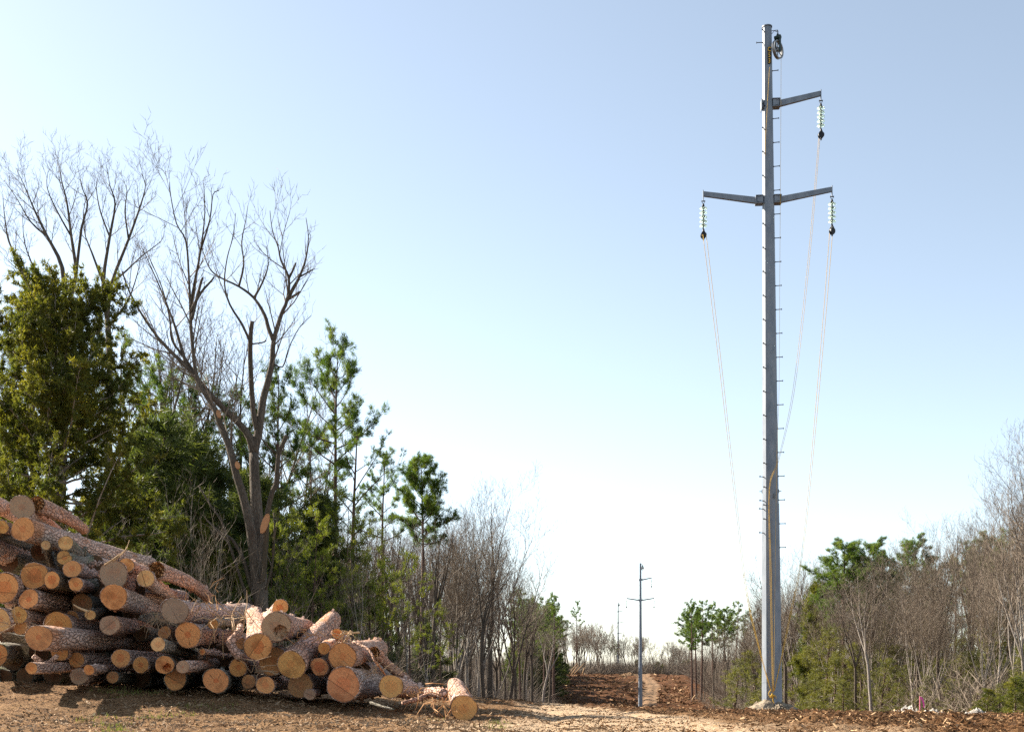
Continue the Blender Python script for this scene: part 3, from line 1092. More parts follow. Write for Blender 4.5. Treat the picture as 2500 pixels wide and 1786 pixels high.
def stones(name, cx, cy, rx, ry, h, n, s0, mat, label, cat, seed):
    """heap of angular stones, a bump with separate lumps"""
    rs = np.random.default_rng(seed)
    base = np.array([(1, 0, 0), (0, 1, 0), (-1, 0, 0), (0, -1, 0), (0.2, 0.1, 0.9), (0, 0, -0.8)])
    t = np.sqrt(rs.uniform(0, 1, n))
    a = rs.uniform(0, 2 * PI, n)
    x = cx + rx * t * np.cos(a)
    y = cy + ry * t * np.sin(a)
    z = base_h(x, y) + h * (1 - t) ** 0.9 * (0.9 + 0.5 * fbm(x * 1.3, y * 1.3, 3, seed)) + 0.01
    s = s0 * np.exp(rs.normal(0, 0.45, n))
    V = base[None] * s[:, None, None] * (1 + rs.normal(0, 0.3, (n, 6, 3)))
    V[:, :, 0] += x[:, None]
    V[:, :, 1] += y[:, None]
    V[:, :, 2] += z[:, None]
    fb = np.array([(0, 1, 4), (1, 2, 4), (2, 3, 4), (3, 0, 4), (1, 0, 5), (2, 1, 5), (3, 2, 5), (0, 3, 5)])
    Fc = (fb[None] + (np.arange(n) * 6)[:, None, None]).reshape(-1, 3)
    return V.reshape(-1, 3), Fc


gm = mound('gravel_mound', X0 - 0.02, 41.0, 1.35, 1.1, 0.56, MAT['gravel'], 'low mound of grey tan gravel heaped round the foot of the nearest pole', 'gravel mound', 3, 0.10, 6)
V, Fc = stones('g', X0, 41.0, 1.0, 1.0, 0.62, 1500, 0.022, MAT['gravel'], '', '', 8)
link('loose_stones', np_mesh('loose_stones', V, Fc, MAT['gravel']), gm)['kind'] = 'stuff'


def rock_heap(px, py, Y, rx, h, label, seed):
    X = (px - CX) / F * Y
    o = mound('rock_pile', X, Y, rx, rx * 0.8, h, MAT['rock'], label, 'rock pile', seed, 0.16, 4)
    V, Fc = stones('g', X, Y, rx * 0.95, rx * 0.75, h * 1.15, 420, 0.06, MAT['rock'], '', '', seed + 2)
    link('loose_stones', np_mesh('loose_stones', V, Fc, MAT['rock']), o)['kind'] = 'stuff'
    o['group'] = 'white rock piles'
    return o


rock_heap(2215, 1750, 38.0, 0.66, 0.32, 'larger white crushed rock pile behind the pink stake', 11)
rock_heap(2272, 1760, 37.4, 0.58, 0.20, 'low white rock pile running off right of the pink stake', 12)
rock_heap(2385, 1775, 36.0, 0.40, 0.30, 'small white rock pile farthest to the right', 13)

sp = Vector(((2246 - CX) / F * 36.5, 36.5, 0))
sp.z = EYE - (1758 - HOR) / F * 36.5
st = thing('survey_stake', 'thin pink survey stake with a magenta ribbon standing before the white rocks', 'survey stake', sp)
mb = MB()
mb.box((0, 0, 0.28), 0.032, 0.016, 0.90)
link('stake', mb.mesh('stake', MAT['pink']), st)
mb = MB()
rp = [Vector((0.016, -0.012, 0.70)), Vector((0.05, -0.02, 0.66)), Vector((0.085, -0.02, 0.58)), Vector((0.105, -0.03, 0.48)), Vector((0.11, -0.02, 0.40))]
b = 0
for i, p in enumerate(rp):
    w = 0.02
    mb.v += [(p.x - w, p.y, p.z - 0.012), (p.x + w, p.y + 0.004, p.z + 0.012)]
for i in range(len(rp) - 1):
    mb.f.append((2 * i, 2 * i + 1, 2 * i + 3, 2 * i + 2))
rb = link('ribbon', mb.mesh('ribbon', MAT['ribbon']), st)
sm = rb.modifiers.new('thick', 'SOLIDIFY')
sm.thickness = 0.003

# pale crooked stick on the far slope, leaning cut poles and a soil heap on the hill crest
g0 = ground_hit(1694, 1716, 120)
Yk = g0.y
mb = MB()
pts = smooth_path([g0 + Vector((dx * Yk / F, 0, dz * Yk / F)) for dx, dz in ((5, -8), (4, 2), (-3, 8), (-1, 14), (4, 20))], 4)
mb.tube(pts, [0.10 * Yk / 190 + 0.02] * len(pts), 7)
tag(link('stick', mb.mesh('stick', MAT['straw'], True)), 'pale debarked crooked limb lying on the brown slope left of the right wood', 'fallen limb')
for i, (xa, xb, yt) in enumerate(((1387, 1411, 1616), (1400, 1427, 1617), (1394, 1412, 1622), (1421, 1427, 1628))):
    Yq = 340 + i
    a = P(xa, 1646, Yq)
    bb = P(xb, yt, Yq)
    mb = MB()
    mb.tube([a - (bb - a) * 0.2, a.lerp(bb, 0.5), bb], [0.16, 0.14, 0.09], 6)
    tag(link('cut_pole', mb.mesh('cut_pole', MAT['straw'], True)), 'pale cut pole leaning at the foot of the far wood on the hill crest', 'pole', 'cut poles leaning on the hill crest')
mound('soil_mound', (1535 - CX) / F * 333, 333, 3.6, 3, 1.0, MAT['clod'], 'small orange brown soil heap on the distant hill crest', 'soil heap', 21, 0.2, 1.5, 0.5)
# ------------------------------------------------------------------ log pile
TONES = {'O': (0.80, 0.385, 0.15), 'P': (0.82, 0.50, 0.22), 'R': (0.76, 0.34, 0.145), 'B': (0.64, 0.31, 0.105), 'G': (0.56, 0.37, 0.23), 'Y': (0.76, 0.43, 0.15), 'D': (0.13, 0.075, 0.04)}  # D paints the shade of the pile's gaps into the filler logs' ends
lr = random.Random(77)


def log_frame(d):
    d = d.normalized()
    x = d.cross(Vector((0, 0, 1))).normalized()
    z = x.cross(d)
    return Matrix((x, d, z)).transposed()


def log_geo(L, r0, r1, bend, seed, torn=False, hole=0.0, nseg=26, ns=34):
    """bark sleeve and front cut, local Y along the log, front end at the origin"""
    q = random.Random(seed)
    ph = [q.uniform(0, 6.28) for _ in range(6)]
    oval = q.uniform(0.0, 0.07)
    ca, cb = q.uniform(-0.2, 0.2), q.uniform(-0.2, 0.2)      # the saw seldom cuts square
    mb = MB()
    rows = []
    ax = []
    for i in range(nseg + 1):
        t = i / nseg
        y = L * t
        cxz = (bend * math.sin(t * PI) * math.cos(ph[0]), bend * math.sin(t * PI) * math.sin(ph[0]) * 0.6)
        ax.append(cxz)
    ax = [(a[0] - ax[0][0], a[1] - ax[0][1]) for a in ax]
    prof = []
    for k in range(ns):
        a = 2 * PI * k / ns
        prof.append(1 + oval * math.cos(2 * a + ph[1]) + 0.025 * math.cos(3 * a + ph[2]) + 0.015 * math.sin(5 * a + ph[3]))
    for i in range(nseg + 1):
        t = i / nseg
        y = L * t
        flare = 1 + 0.06 * math.exp(-t * 9)
        r = (r0 + (r1 - r0) * t) * flare / 1.06
        row = []
        for k in range(ns):
            a = 2 * PI * k / ns
            knot = 0.045 * math.sin(y * 2.6 + ph[4]) * math.sin(a * 2 + y * 1.1 + ph[5])
            rr = r * (prof[k] + knot + q.uniform(-0.022, 0.022))
            yy = y + (q.uniform(-0.012, 0.012) if i == 0 else 0) + (ca * math.cos(a) + cb * math.sin(a)) * rr * max(0.0, 1 - 3.0 * t)
            if torn and i == 0:
                yy = y - q.uniform(0.0, 0.16) * (0.4 + abs(math.sin(a * 1.5 + ph[0])))
            row.append(len(mb.v))
            mb.v.append((ax[i][0] + rr * math.cos(a), yy, ax[i][1] + rr * math.sin(a)))
        rows.append(row)
    for i in range(nseg):
        for k in range(ns):
            j = (k + 1) % ns
            mb.f.append((rows[i][k], rows[i + 1][k], rows[i + 1][j], rows[i][j]))
    # bark thickness at the front, closed back
    inner = []
    for k in range(ns):
        v = mb.v[rows[0][k]]
        inner.append(len(mb.v))
        mb.v.append((v[0] * 0.94, (ca * v[0] + cb * v[2]) * 0.94 if not torn else v[1] + 0.05, v[2] * 0.94))
    for k in range(ns):
        j = (k + 1) % ns
        mb.f.append((inner[k], rows[0][k], rows[0][j], inner[j]))
    mb.f.append(tuple(rows[-1][k] for k in range(ns)))
    # loose bark flakes for a ragged outline
    for _ in range(int(26 * L / 5)):
        t = q.random()
        a = q.uniform(0, 2 * PI)
        i = min(int(t * nseg), nseg - 1)
        r = (r0 + (r1 - r0) * t) * 1.0
        c = Vector((ax[i][0] + r * math.cos(a), t * L, ax[i][1] + r * math.sin(a)))
        nn = Vector((math.cos(a), 0, math.sin(a)))
        tg = Vector((-math.sin(a), 0, math.cos(a)))
        yv = Vector((0, 1, 0))
        l_, w_ = q.uniform(0.03, 0.11), q.uniform(0.015, 0.045)
        lift = q.uniform(0.008, 0.045)
        b = len(mb.v)
        for dy, dt, dn in ((-l_, -w_, -0.01), (-l_ * 0.8, w_, -0.01), (l_, w_ * 0.6, lift), (l_ * 0.9, -w_ * 0.7, lift * 0.7)):
            p = c + yv * dy + tg * dt + nn * dn
            mb.v.append(tuple(p))
        mb.f.append((b, b + 1, b + 2, b + 3))
        mb.f.append((b + 3, b + 2, b + 1, b)) if False else None
    # front face
    cf = MB()
    nr = 6
    cen = len(cf.v)
    cf.v.append((0, -0.003 + (0.03 if torn else 0), 0))
    fr = []
    for jr in range(1, nr + 1):
        row = []
        for k in range(ns):
            a = 2 * PI * k / ns
            rr = r0 / 1.06 * 1.06 * 0.955 * prof[k] * jr / nr
            y = -0.003 + q.uniform(-0.0015, 0.0015)
            if torn:
                y += q.uniform(-0.13, 0.04)
            if hole and jr <= nr - 1:
                hx, hz = rr * math.cos(a) - r0 * 0.25, rr * math.sin(a) + r0 * 0.30
                if hx * hx + hz * hz < (hole * r0) ** 2:
                    y += 0.08 + q.uniform(-0.03, 0.03)
            row.append(len(cf.v))
            if jr == nr:
                rr *= q.uniform(0.985, 1.035)
            y += (ca * math.cos(a) + cb * math.sin(a)) * rr
            cf.v.append((rr * math.cos(a), y, rr * math.sin(a)))
        fr.append(row)
    for k in range(ns):
        cf.f.append((cen, fr[0][k], fr[0][(k + 1) % ns]))
        for jr in range(nr - 1):
            j = (k + 1) % ns
            cf.f.append((fr[jr][k], fr[jr + 1][k], fr[jr + 1][j], fr[jr][j]))
    return mb, cf


def put_log(row, i):
    px, py, r, far, L, tap, dd, tone, fresh, flags, label = row
    Y = 19.0 + 0.22 * max(0.0, (1665 - py) / 158.0) + dd
    if px > 700:
        Y += -0.1
    p0 = P(px, py, Y)
    r0 = r * Y / F
    if far is None:
        d = Vector((lr.uniform(-0.05, 0.07), 1, lr.uniform(-0.03, 0.02))).normalized()
    else:
        # far end lies on the sight line (fx,fy) at distance L from the front end
        q = P(far[0], far[1], 1.0)
        q = Vector((q.x, 1.0, (q.z - EYE)))
        e = Vector((0, 0, EYE))
        w = e - p0
        A, B, Cc = q.dot(q), 2 * q.dot(w), w.dot(w) - L * L
        disc = B * B - 4 * A * Cc
        t = (-B + math.sqrt(max(disc, 0))) / (2 * A)
        d = (e + q * t - p0)
        if disc < 0:
            L = d.length
        d.normalize()
    root = thing('log', label, 'log', p0, 'felled pine logs in the pile')
    root.rotation_mode = 'QUATERNION'
    root.rotation_quaternion = log_frame(d).to_quaternion()
    torn = 't' in flags
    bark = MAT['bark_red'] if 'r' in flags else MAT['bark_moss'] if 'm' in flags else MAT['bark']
    mb, cf = log_geo(L, r0, r0 * tap, 0.10 if 'b' in flags else 0.03, 900 + i, torn, 0.42 if 'h' in flags else 0.0)
    link('bark', mb.mesh('bark', bark, True), root)
    cme = cf.mesh('cut_face', MAT['torn'] if torn else MAT['cut'])
    at_ = cme.attributes.new('rad', 'FLOAT', 'POINT')
    at_.data.foreach_set('value', np.array([math.hypot(v[0], v[2]) / r0 for v in cf.v], dtype=np.float32))
    c = link('cut_face', cme, root)
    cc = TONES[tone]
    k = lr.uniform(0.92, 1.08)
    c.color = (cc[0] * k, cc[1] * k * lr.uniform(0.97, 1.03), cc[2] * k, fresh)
    if 's' in flags:                       # sawn branch stubs
        for _ in range(2):
            t = lr.uniform(0.12, 0.7)
            a = lr.uniform(0.5, 2.4)
            rr = r0 * (1 + (tap - 1) * t)
            nn = Vector((math.cos(a), -0.35, math.sin(a))).normalized()
            base = Vector((math.cos(a) * rr * 0.9, L * t, math.sin(a) * rr * 0.9))
            sb = MB()
            sb.tube([base, base + nn * 0.10, base + nn * 0.15], [0.055, 0.04, 0.035], 9)
            link('branch_stub', sb.mesh('branch_stub', bark, True), root)
    return root


LOGS = [
    # px, py, r, far, L, taper, depth offset, tone, fresh, flags, label
    (-30, 1222, 24, (60, 1268), 5, .8, 0.2, 'O', 1, '', 'bark covered log running in from the left frame edge at the pile top'),
    (54, 1238, 29, (150, 1310), 5, .8, 0.1, 'G', .35, '', 'topmost log of the pile with a half grey weathered end'),
    (90, 1232, 20, (205, 1292), 4.2, .75, 0.35, 'O', 1, 'trb', 'broken topped log with a torn orange end beside the topmost log'),
    (5, 1286, 16, (75, 1312), 4, .8, 0.0, 'Y', 1, '', 'small round log end at the left edge beside the long top log'),
    (56, 1291, 31, (368, 1378), 6.5, .80, -0.15, 'O', .9, '', 'long straight log crowning the pile with a cracked orange end'),
    (112, 1330, 12, (140, 1400), 2.5, .9, 0.0, 'P', .6, 'm', 'thin dark mossy stem with a small cut end under the long top log'),
    (160, 1325, 18, (192, 1362), 1.6, 1.1, -0.2, 'P', 1, 'm', 'short forked stem whose pale cut tilts up into the sun'),
    (157, 1361, 18, (300, 1385), 5, .9, -0.1, 'Y', .8, 'sm', 'small log with a dark rotten pith below the forked stem'),
    (176, 1388, 21, (275, 1408), 5, .9, -0.25, 'O', .8, 's', 'mid size log with a crack at the rim under the rotten pith log'),
    (185, 1425, 17, (252, 1445), 4, .9, -0.3, 'O', 1, 's', 'slim short looking log with a red centre above the dark hollow'),
    (277, 1402, 35, (345, 1455), 5, .85, -0.15, 'G', .0, 'r', 'thick log with a fully grey weathered end in the middle of the slope'),
    (309, 1379, 18, (382, 1404), 4.5, .85, -0.05, 'O', 1, 'r', 'small bright orange log end just above the grey ended log'),
    (356, 1411, 21, (432, 1462), 5, .85, -0.2, 'P', 1, '', 'log end with a round red heart ringed by pale sapwood'),
    (385, 1392, 20, (505, 1455), 4.8, .9, 0.25, 'O', 1, 'trb', 'splintered log without a clean end running down behind the red hearted log'),
    (278, 1456, 32, (395, 1497), 5.5, .8, -0.4, 'O', 1, '', 'big clean orange log end jutting out below the grey ended log'),
    (-42, 1338, 33, (110, 1372), 5.5, .85, 0.0, 'O', 1, '', 'thick purple barked log entering from the left edge below the top row'),
    (84, 1404, 34, None, 4.5, .85, 0.05, 'B', .95, '', 'large round brown log end with a forked crack in the left part of the pile'),
    (127, 1415, 21, None, 4.5, .9, -0.1, 'O', 1, 'm', 'orange log end with a dark knot overlapping the forked crack log'),
    (10, 1434, 37, None, 4.5, .9, -0.1, 'O', 1, '', 'largest orange log end cut off by the left frame edge'),
    (70, 1461, 25, None, 4.8, .9, -0.1, 'O', 1, '', 'orange log end with a slanting crack across its pith at left'),
    (46, 1500, 21, None, 4.5, .9, 0.0, 'Y', .9, '', 'yellowish log end with a star shaped black rotten centre'),
    (-3, 1512, 29, None, 4.5, .9, -0.15, 'P', .8, '', 'half pale log end at the left edge beside the star centred log'),
    (50, 1530, 19, None, 4.5, .9, 0.1, 'B', .9, '', 'dull log end just below the star centred log'),
    (143, 1524, 33, None, 4.5, .9, 0.25, 'B', .95, '', 'wide brown log end half hidden behind the long foreground log'),
    (176, 1508, 18, None, 4, .9, 0.7, 'B', .9, '', 'dim log end behind the wide brown one in the shade'),
    (220, 1500, 13, (262, 1485), 3, .9, 0.1, 'P', 1, 'm', 'thin crooked stub with a pale end poking out of the dark hollow'),
    (268, 1525, 24, (405, 1528), 5.5, .85, -0.2, 'G', .7, 'r', 'log with a two toned half grey end above the long foreground log'),
    (427, 1490, 33, (602, 1490), 5.8, .85, -0.3, 'G', .3, 'b', 'heavy log with a grey brown end split by an upright dark groove'),
    (459, 1549, 32, (575, 1560), 5.5, .85, -0.1, 'O', 1, '', 'smooth orange log end with fine star cracks under the grooved log'),
    (95, 1556, 32, (430, 1574), 6.4, .88, -1.45, 'O', .75, '', 'longest foreground log lying out in front of the left pile'),
    (386, 1572, 18, (482, 1602), 4.5, .9, -0.95, 'P', .9, 'm', 'small notched log with a crescent shaped pale cut'),
    (77, 1630, 15, (272, 1604), 4.6, .9, -1.25, 'O', 1, 'sb', 'thin bent log with a stub on top low at the left of the pile'),
    (217, 1634, 13, (325, 1628), 4.5, .95, -1.15, 'O', 1, '', 'thin straight log low down right of the bent one'),
    (344, 1622, 21, None, 4.5, .9, 0.1, 'B', .9, '', 'brown log end with a dark star stain under the long foreground log'),
    (402, 1622, 23, (440, 1612), 4.2, .9, -0.45, 'O', 1, 'mh', 'oval orange log end with a hollow dark knot'),
    (446, 1627, 16, (565, 1600), 4.6, .95, -0.9, 'G', .6, 'sb', 'slim knobbly log curving right beside the hollow knot log'),
    (193, 1650, 21, (290, 1655), 4.5, .9, -0.25, 'G', .2, '', 'grey weathered log end pressed on the soil at lower left'),
    (275, 1652, 15, None, 4.5, .9, 0.15, 'B', .7, 'm', 'dark shaded log lying on the soil at lower left'),
    (295, 1606, 23, None, 4.5, .9, 0.15, 'O', .9, '', 'log end half covered by the middle of the long foreground log'),
    (146, 1593, 20, None, 4.5, .9, 0.1, 'B', .9, '', 'dim log end covered by the front of the long foreground log'),
    (187, 1610, 19, None, 4.5, .9, 0.3, 'B', .9, '', 'shaded log end between the bent thin log and the long foreground log'),
    (428, 1657, 27, (505, 1655), 4.8, .9, -0.15, 'B', .85, 'm', 'wide brown log end on the ground below the hollow knot log'),
    (527, 1660, 31, (585, 1662), 4.8, .9, -0.35, 'R', 1, 'm', 'large reddish log end with a long curved crack on the ground'),
    (581, 1629, 22, (640, 1626), 4.5, .9, 0.0, 'B', .9, '', 'brown log end behind the curly bent limb'),
    (630, 1578, 34, (620, 1496), 4.2, .72, -0.35, 'O', 1, 'r', 'big orange log end whose trunk climbs up and away behind it'),
    (674, 1529, 37, (745, 1535), 4.2, .85, -0.3, 'G', .45, 'hr', 'large weathered log end with a torn orange hollow at lower right'),
    (684, 1482, 20, (650, 1512), 2.6, 1.0, 0.15, 'O', 1, '', 'small bright log end standing highest on the right part of the pile'),
    (712, 1622, 36, (812, 1512), 4.4, .78, -0.35, 'Y', .9, 'mr', 'big yellow brown log end with a lichened trunk slanting up to the right'),
    (667, 1613, 36, None, 4.3, .9, 0.15, 'B', .75, '', 'dark brown log end behind the slanting lichened log'),
    (780, 1627, 22, None, 4.3, .9, -0.05, 'R', .9, '', 'round pinkish log end tucked right of the slanting log'),
    (791, 1582, 15, (825, 1566), 3.5, .9, -0.1, 'B', 1, '', 'small log end with a dark crack above the pinkish one'),
    (823, 1546, 13, (848, 1562), 2.2, .9, 0.0, 'O', 1, '', 'short stub log perched highest near the right end of the pile'),
    (836, 1602, 35, (925, 1582), 4.6, .85, -0.25, 'O', .95, 'r', 'broad orange log end with a grey smear resting on the biggest log'),
    (838, 1670, 43, (928, 1668), 4.6, .85, -0.55, 'R', .9, '', 'biggest log of all with a pale pink ringed end on the ground'),
    (955, 1674, 30, (1030, 1692), 4.6, .8, -0.5, 'Y', .85, '', 'log with a pointed splinter on its rim and star cracks'),
    (915, 1592, 14, (992, 1655), 4.0, .85, 0.5, 'O', 1, 'tr', 'broken log slanting down behind the two biggest right hand logs'),
    (756, 1694, 14, (798, 1674), 3.2, .9, -0.4, 'G', .6, '', 'small log end lying on the ground left of the biggest log'),
    (733, 1672, 31, None, 4.3, .9, 0.15, 'B', .55, '', 'very dark log end in the shade below the slanting log'),
    (607, 1663, 18, None, 4.3, .9, 0.1, 'B', .7, '', 'dim oval log end on the ground right of the reddish cracked log'),
    (648, 1671, 22, (690, 1667), 4.3, .9, -0.4, 'O', .9, '', 'log end with a reddish shield shaped heart on the ground'),
    (1133, 1727, 33, (1113, 1672), 3.2, .75, -1.4, 'Y', .85, 'r', 'rightmost log lying alone on the soil with a dark slit in its end'),
    (494, 1590, 8, None, 3.5, .9, 0.0, 'O', 1, '', 'thinnest pole end poking out below the smooth orange log'),
    (402, 1543, 16, None, 4.2, .9, 0.3, 'B', .7, '', 'dim small log end left of the smooth orange log'),
    (520, 1522, 13, (596, 1514), 4.5, .9, 0.0, 'B', .9, 'm', 'flat barked log squeezed under the grooved log'),
    (590, 1570, 14, None, 4, .9, 0.1, 'B', .8, '', 'dim log end behind the curly limb'),
    (-12, 1597, 30, (90, 1592), 5, .9, -0.2, 'B', .9, 'm', 'dark barked log entering low from the left frame edge'),
    (22, 1473, 13, None, 4, .9, 0.4, 'G', .5, '', 'small grey log end in the dark between the left edge logs'),
    (-18, 1300, 18, (120, 1350), 4.5, .9, 0.3, 'B', .9, 'm', 'dark log in shadow beneath the long top log at left'),
    (200, 1474, 27, None, 4, .9, 1.1, 'B', .4, 'm', 'log deep in the dark hollow beside the crooked stub'),
    (130, 1475, 26, None, 3.0, .9, 1.8, 'D', 1, 'm', 'shadowed log right of the slanting crack log'),  # fillers added in the black gaps from here down, ends coloured as shade
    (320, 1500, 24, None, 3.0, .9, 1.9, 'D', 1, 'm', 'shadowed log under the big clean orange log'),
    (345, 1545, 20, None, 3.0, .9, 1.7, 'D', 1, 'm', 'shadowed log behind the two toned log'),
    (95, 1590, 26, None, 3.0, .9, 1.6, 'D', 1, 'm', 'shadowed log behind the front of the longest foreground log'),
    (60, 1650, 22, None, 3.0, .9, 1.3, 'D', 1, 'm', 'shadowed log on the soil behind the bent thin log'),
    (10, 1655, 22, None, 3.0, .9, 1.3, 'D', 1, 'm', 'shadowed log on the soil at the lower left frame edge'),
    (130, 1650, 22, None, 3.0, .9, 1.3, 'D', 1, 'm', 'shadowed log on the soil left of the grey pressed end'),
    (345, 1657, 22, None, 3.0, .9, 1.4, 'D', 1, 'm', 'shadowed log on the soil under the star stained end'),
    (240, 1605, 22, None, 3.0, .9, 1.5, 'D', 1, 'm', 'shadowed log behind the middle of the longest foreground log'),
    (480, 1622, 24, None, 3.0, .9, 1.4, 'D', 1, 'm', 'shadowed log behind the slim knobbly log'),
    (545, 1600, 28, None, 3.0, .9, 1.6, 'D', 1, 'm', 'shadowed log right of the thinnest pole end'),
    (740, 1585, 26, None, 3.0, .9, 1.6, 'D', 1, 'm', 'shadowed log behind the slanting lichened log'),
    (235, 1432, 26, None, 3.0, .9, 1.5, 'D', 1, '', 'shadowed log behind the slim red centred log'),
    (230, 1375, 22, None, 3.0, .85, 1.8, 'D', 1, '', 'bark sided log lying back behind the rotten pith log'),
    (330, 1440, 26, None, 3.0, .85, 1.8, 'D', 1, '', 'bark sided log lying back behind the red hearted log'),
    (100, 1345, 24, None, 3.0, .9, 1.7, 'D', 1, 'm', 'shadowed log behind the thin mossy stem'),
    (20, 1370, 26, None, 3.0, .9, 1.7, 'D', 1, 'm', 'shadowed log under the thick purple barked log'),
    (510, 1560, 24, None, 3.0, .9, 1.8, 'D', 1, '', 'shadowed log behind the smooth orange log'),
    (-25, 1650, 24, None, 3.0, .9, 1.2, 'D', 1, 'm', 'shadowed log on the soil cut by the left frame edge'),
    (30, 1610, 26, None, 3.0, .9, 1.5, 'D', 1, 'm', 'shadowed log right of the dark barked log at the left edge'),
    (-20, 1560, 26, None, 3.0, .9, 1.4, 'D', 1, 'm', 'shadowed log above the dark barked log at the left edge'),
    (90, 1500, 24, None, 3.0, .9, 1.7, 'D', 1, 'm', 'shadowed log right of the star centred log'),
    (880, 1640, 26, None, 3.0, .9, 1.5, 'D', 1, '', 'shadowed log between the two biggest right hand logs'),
]
for i, row in enumerate(LOGS):
    put_log(row, i)


def limb(pxs, r0, r1, label, name='limb', mat='bark_red', group=None, cat='branch', n=9):
    pts = smooth_path([P(x, y, d) for x, y, d in pxs], 5)
    k = len(pts)
    mb = MB()
    q = random.Random(len(label))
    mb.tube(pts, [r0 + (r1 - r0) * i / (k - 1) for i in range(k)], n, jit=0.12, rng=q)
    o = link(name, mb.mesh(name, MAT[mat], True))
    tag(o, label, cat, group)
    return o


limb([(588, 1528, 19.0), (580, 1548, 18.75), (563, 1567, 18.6), (573, 1588, 18.55), (588, 1604, 18.5)], 0.055, 0.075,
     'curly bent barked limb hanging over the middle of the pile', mat='bark_red')
limb([(1084, 1692, 17.9), (1066, 1688, 18.1), (1044, 1691, 18.3)], 0.075, 0.085, 'short bark shedding log piece lying left of the rightmost log', name='log', mat='bark_red', cat='log')
limb([(1040, 1699, 18.2), (1012, 1708, 18.1), (982, 1715, 18.0)], 0.045, 0.028, 'reddish bent branch on the soil left of the short log piece')
limb([(862, 1566, 18.7), (893, 1580, 18.5), (905, 1592, 18.4), (914, 1610, 18.3), (930, 1632, 18.3), (940, 1646, 18.4)], 0.022, 0.014,
     'thin red brown vine draped over the broad orange log')
limb([(833, 1548, 18.9), (850, 1545, 19.0), (878, 1543, 19.1)], 0.02, 0.014, 'pale dry stick lying across the top at the right of the pile', mat='straw')
limb([(846, 1556, 18.9), (856, 1538, 19.0)], 0.014, 0.008, 'short dry twig sticking up beside the pale stick', mat='straw')
limb([(905, 1714, 17.9), (935, 1724, 17.6), (962, 1731, 17.5)], 0.022, 0.016, 'grey stick lying on the soil before the biggest log', mat='bark_moss')
limb([(255, 1379, 18.9), (285, 1358, 18.9), (307, 1340, 19.0), (316, 1318, 19.1)], 0.013, 0.005, 'split pale sliver standing up on the left slope of the pile', mat='straw')
limb([(275, 1370, 18.9), (300, 1350, 18.9), (311, 1334, 18.9)], 0.012, 0.006, 'second pale sliver leaning by the standing one', mat='straw')
limb([(180, 1475, 18.9), (195, 1484, 18.8), (216, 1492, 18.7)], 0.008, 0.022, 'dead splinter reaching left from the crooked stub', mat='straw')


def twig_cluster(px, py, Y, n, spread, L, label, mat='dead', r=0.006, up=0.5, seed=0):
    q = random.Random(seed + n)
    mb = MB()
    c = P(px, py, Y)
    for _ in range(n):
        d = Vector((q.uniform(-1, 1), q.uniform(-0.6, 0.3), q.uniform(-0.6, 1) + up - 0.3)).normalized()
        p = c + Vector((q.gauss(0, spread), q.gauss(0, spread * 0.4), q.gauss(0, spread * 0.3)))
        l_ = L * q.uniform(0.4, 1.1)
        m = p + d * l_ * 0.5 + Vector((q.gauss(0, .04), q.gauss(0, .04), q.gauss(0, .04)))
        e = p + d * l_ + Vector((q.gauss(0, .06), q.gauss(0, .06), q.gauss(0, .06) - 0.05))
        mb.tube([p, m, e], [r, r * 0.75, r * 0.4], 4)
    o = link('dead_twigs', mb.mesh('dead_twigs', MAT[mat]))
    tag(o, label, 'dead twigs', kind='stuff')


twig_cluster(560, 1512, 18.75, 26, 0.22, 0.42, 'splintered straw coloured slivers lying below the grooved log', 'straw', 0.008, 0.1, 1)
twig_cluster(625, 1640, 18.3, 12, 0.03, 0.40, 'bunch of dry twigs standing above the shield hearted log', 'dead', 0.007, 0.6, 2)
twig_cluster(40, 1528, 18.4, 12, 0.10, 0.55, 'bare grey twigs hanging at the left edge of the pile', 'dead', 0.006, 0.0, 3)
twig_cluster(395, 1512, 18.6, 26, 0.08, 0.32, 'brown needle tuft caught left of the grooved log', 'dead', 0.004, -0.1, 4)
twig_cluster(920, 1640, 18.5, 24, 0.16, 0.35, 'tangle of dark twigs between the biggest log and the broken log', 'dead', 0.006, 0.3, 5)
twig_cluster(1030, 1688, 18.3, 22, 0.16, 0.26, 'bark shreds piled left of the short log piece', 'torn', 0.009, 0.2, 6)
twig_cluster(845, 1552, 18.9, 14, 0.12, 0.26, 'dry shreds around the pale stick on the right of the pile', 'straw', 0.008, 0.2, 7)
twig_cluster(1085, 1712, 17.6, 24, 0.22, 0.26, 'bark shreds on the soil left of the rightmost log', 'torn', 0.010, 0.0, 8)
twig_cluster(480, 1470, 19.6, 16, 0.35, 0.22, 'bark shreds along the top of the grooved log', 'torn', 0.008, 0.3, 9)
twig_cluster(740, 1545, 19.2, 14, 0.22, 0.26, 'bark shreds on top of the slanting lichened log', 'torn', 0.009, 0.3, 10)
# ------------------------------------------------------------------ trees
GA = 2.39996


def branch_path(p, d, L, n, wob, trop, q):
    pts = [p.copy()]
    d = d.normalized()
    for i in range(n):
        d = d + Vector((q.gauss(0, wob), q.gauss(0, wob), q.gauss(0, wob))) + Vector((0, 0, trop / n))
        d.normalize()
        pts.append(pts[-1] + d * (L / n))
    return pts


def side_dir(d, ang, az):
    u = d.orthogonal().normalized()
    w = d.cross(u).normalized()
    s = u * math.cos(az) + w * math.sin(az)
    return (d * math.cos(ang) + s * math.sin(ang)).normalized()


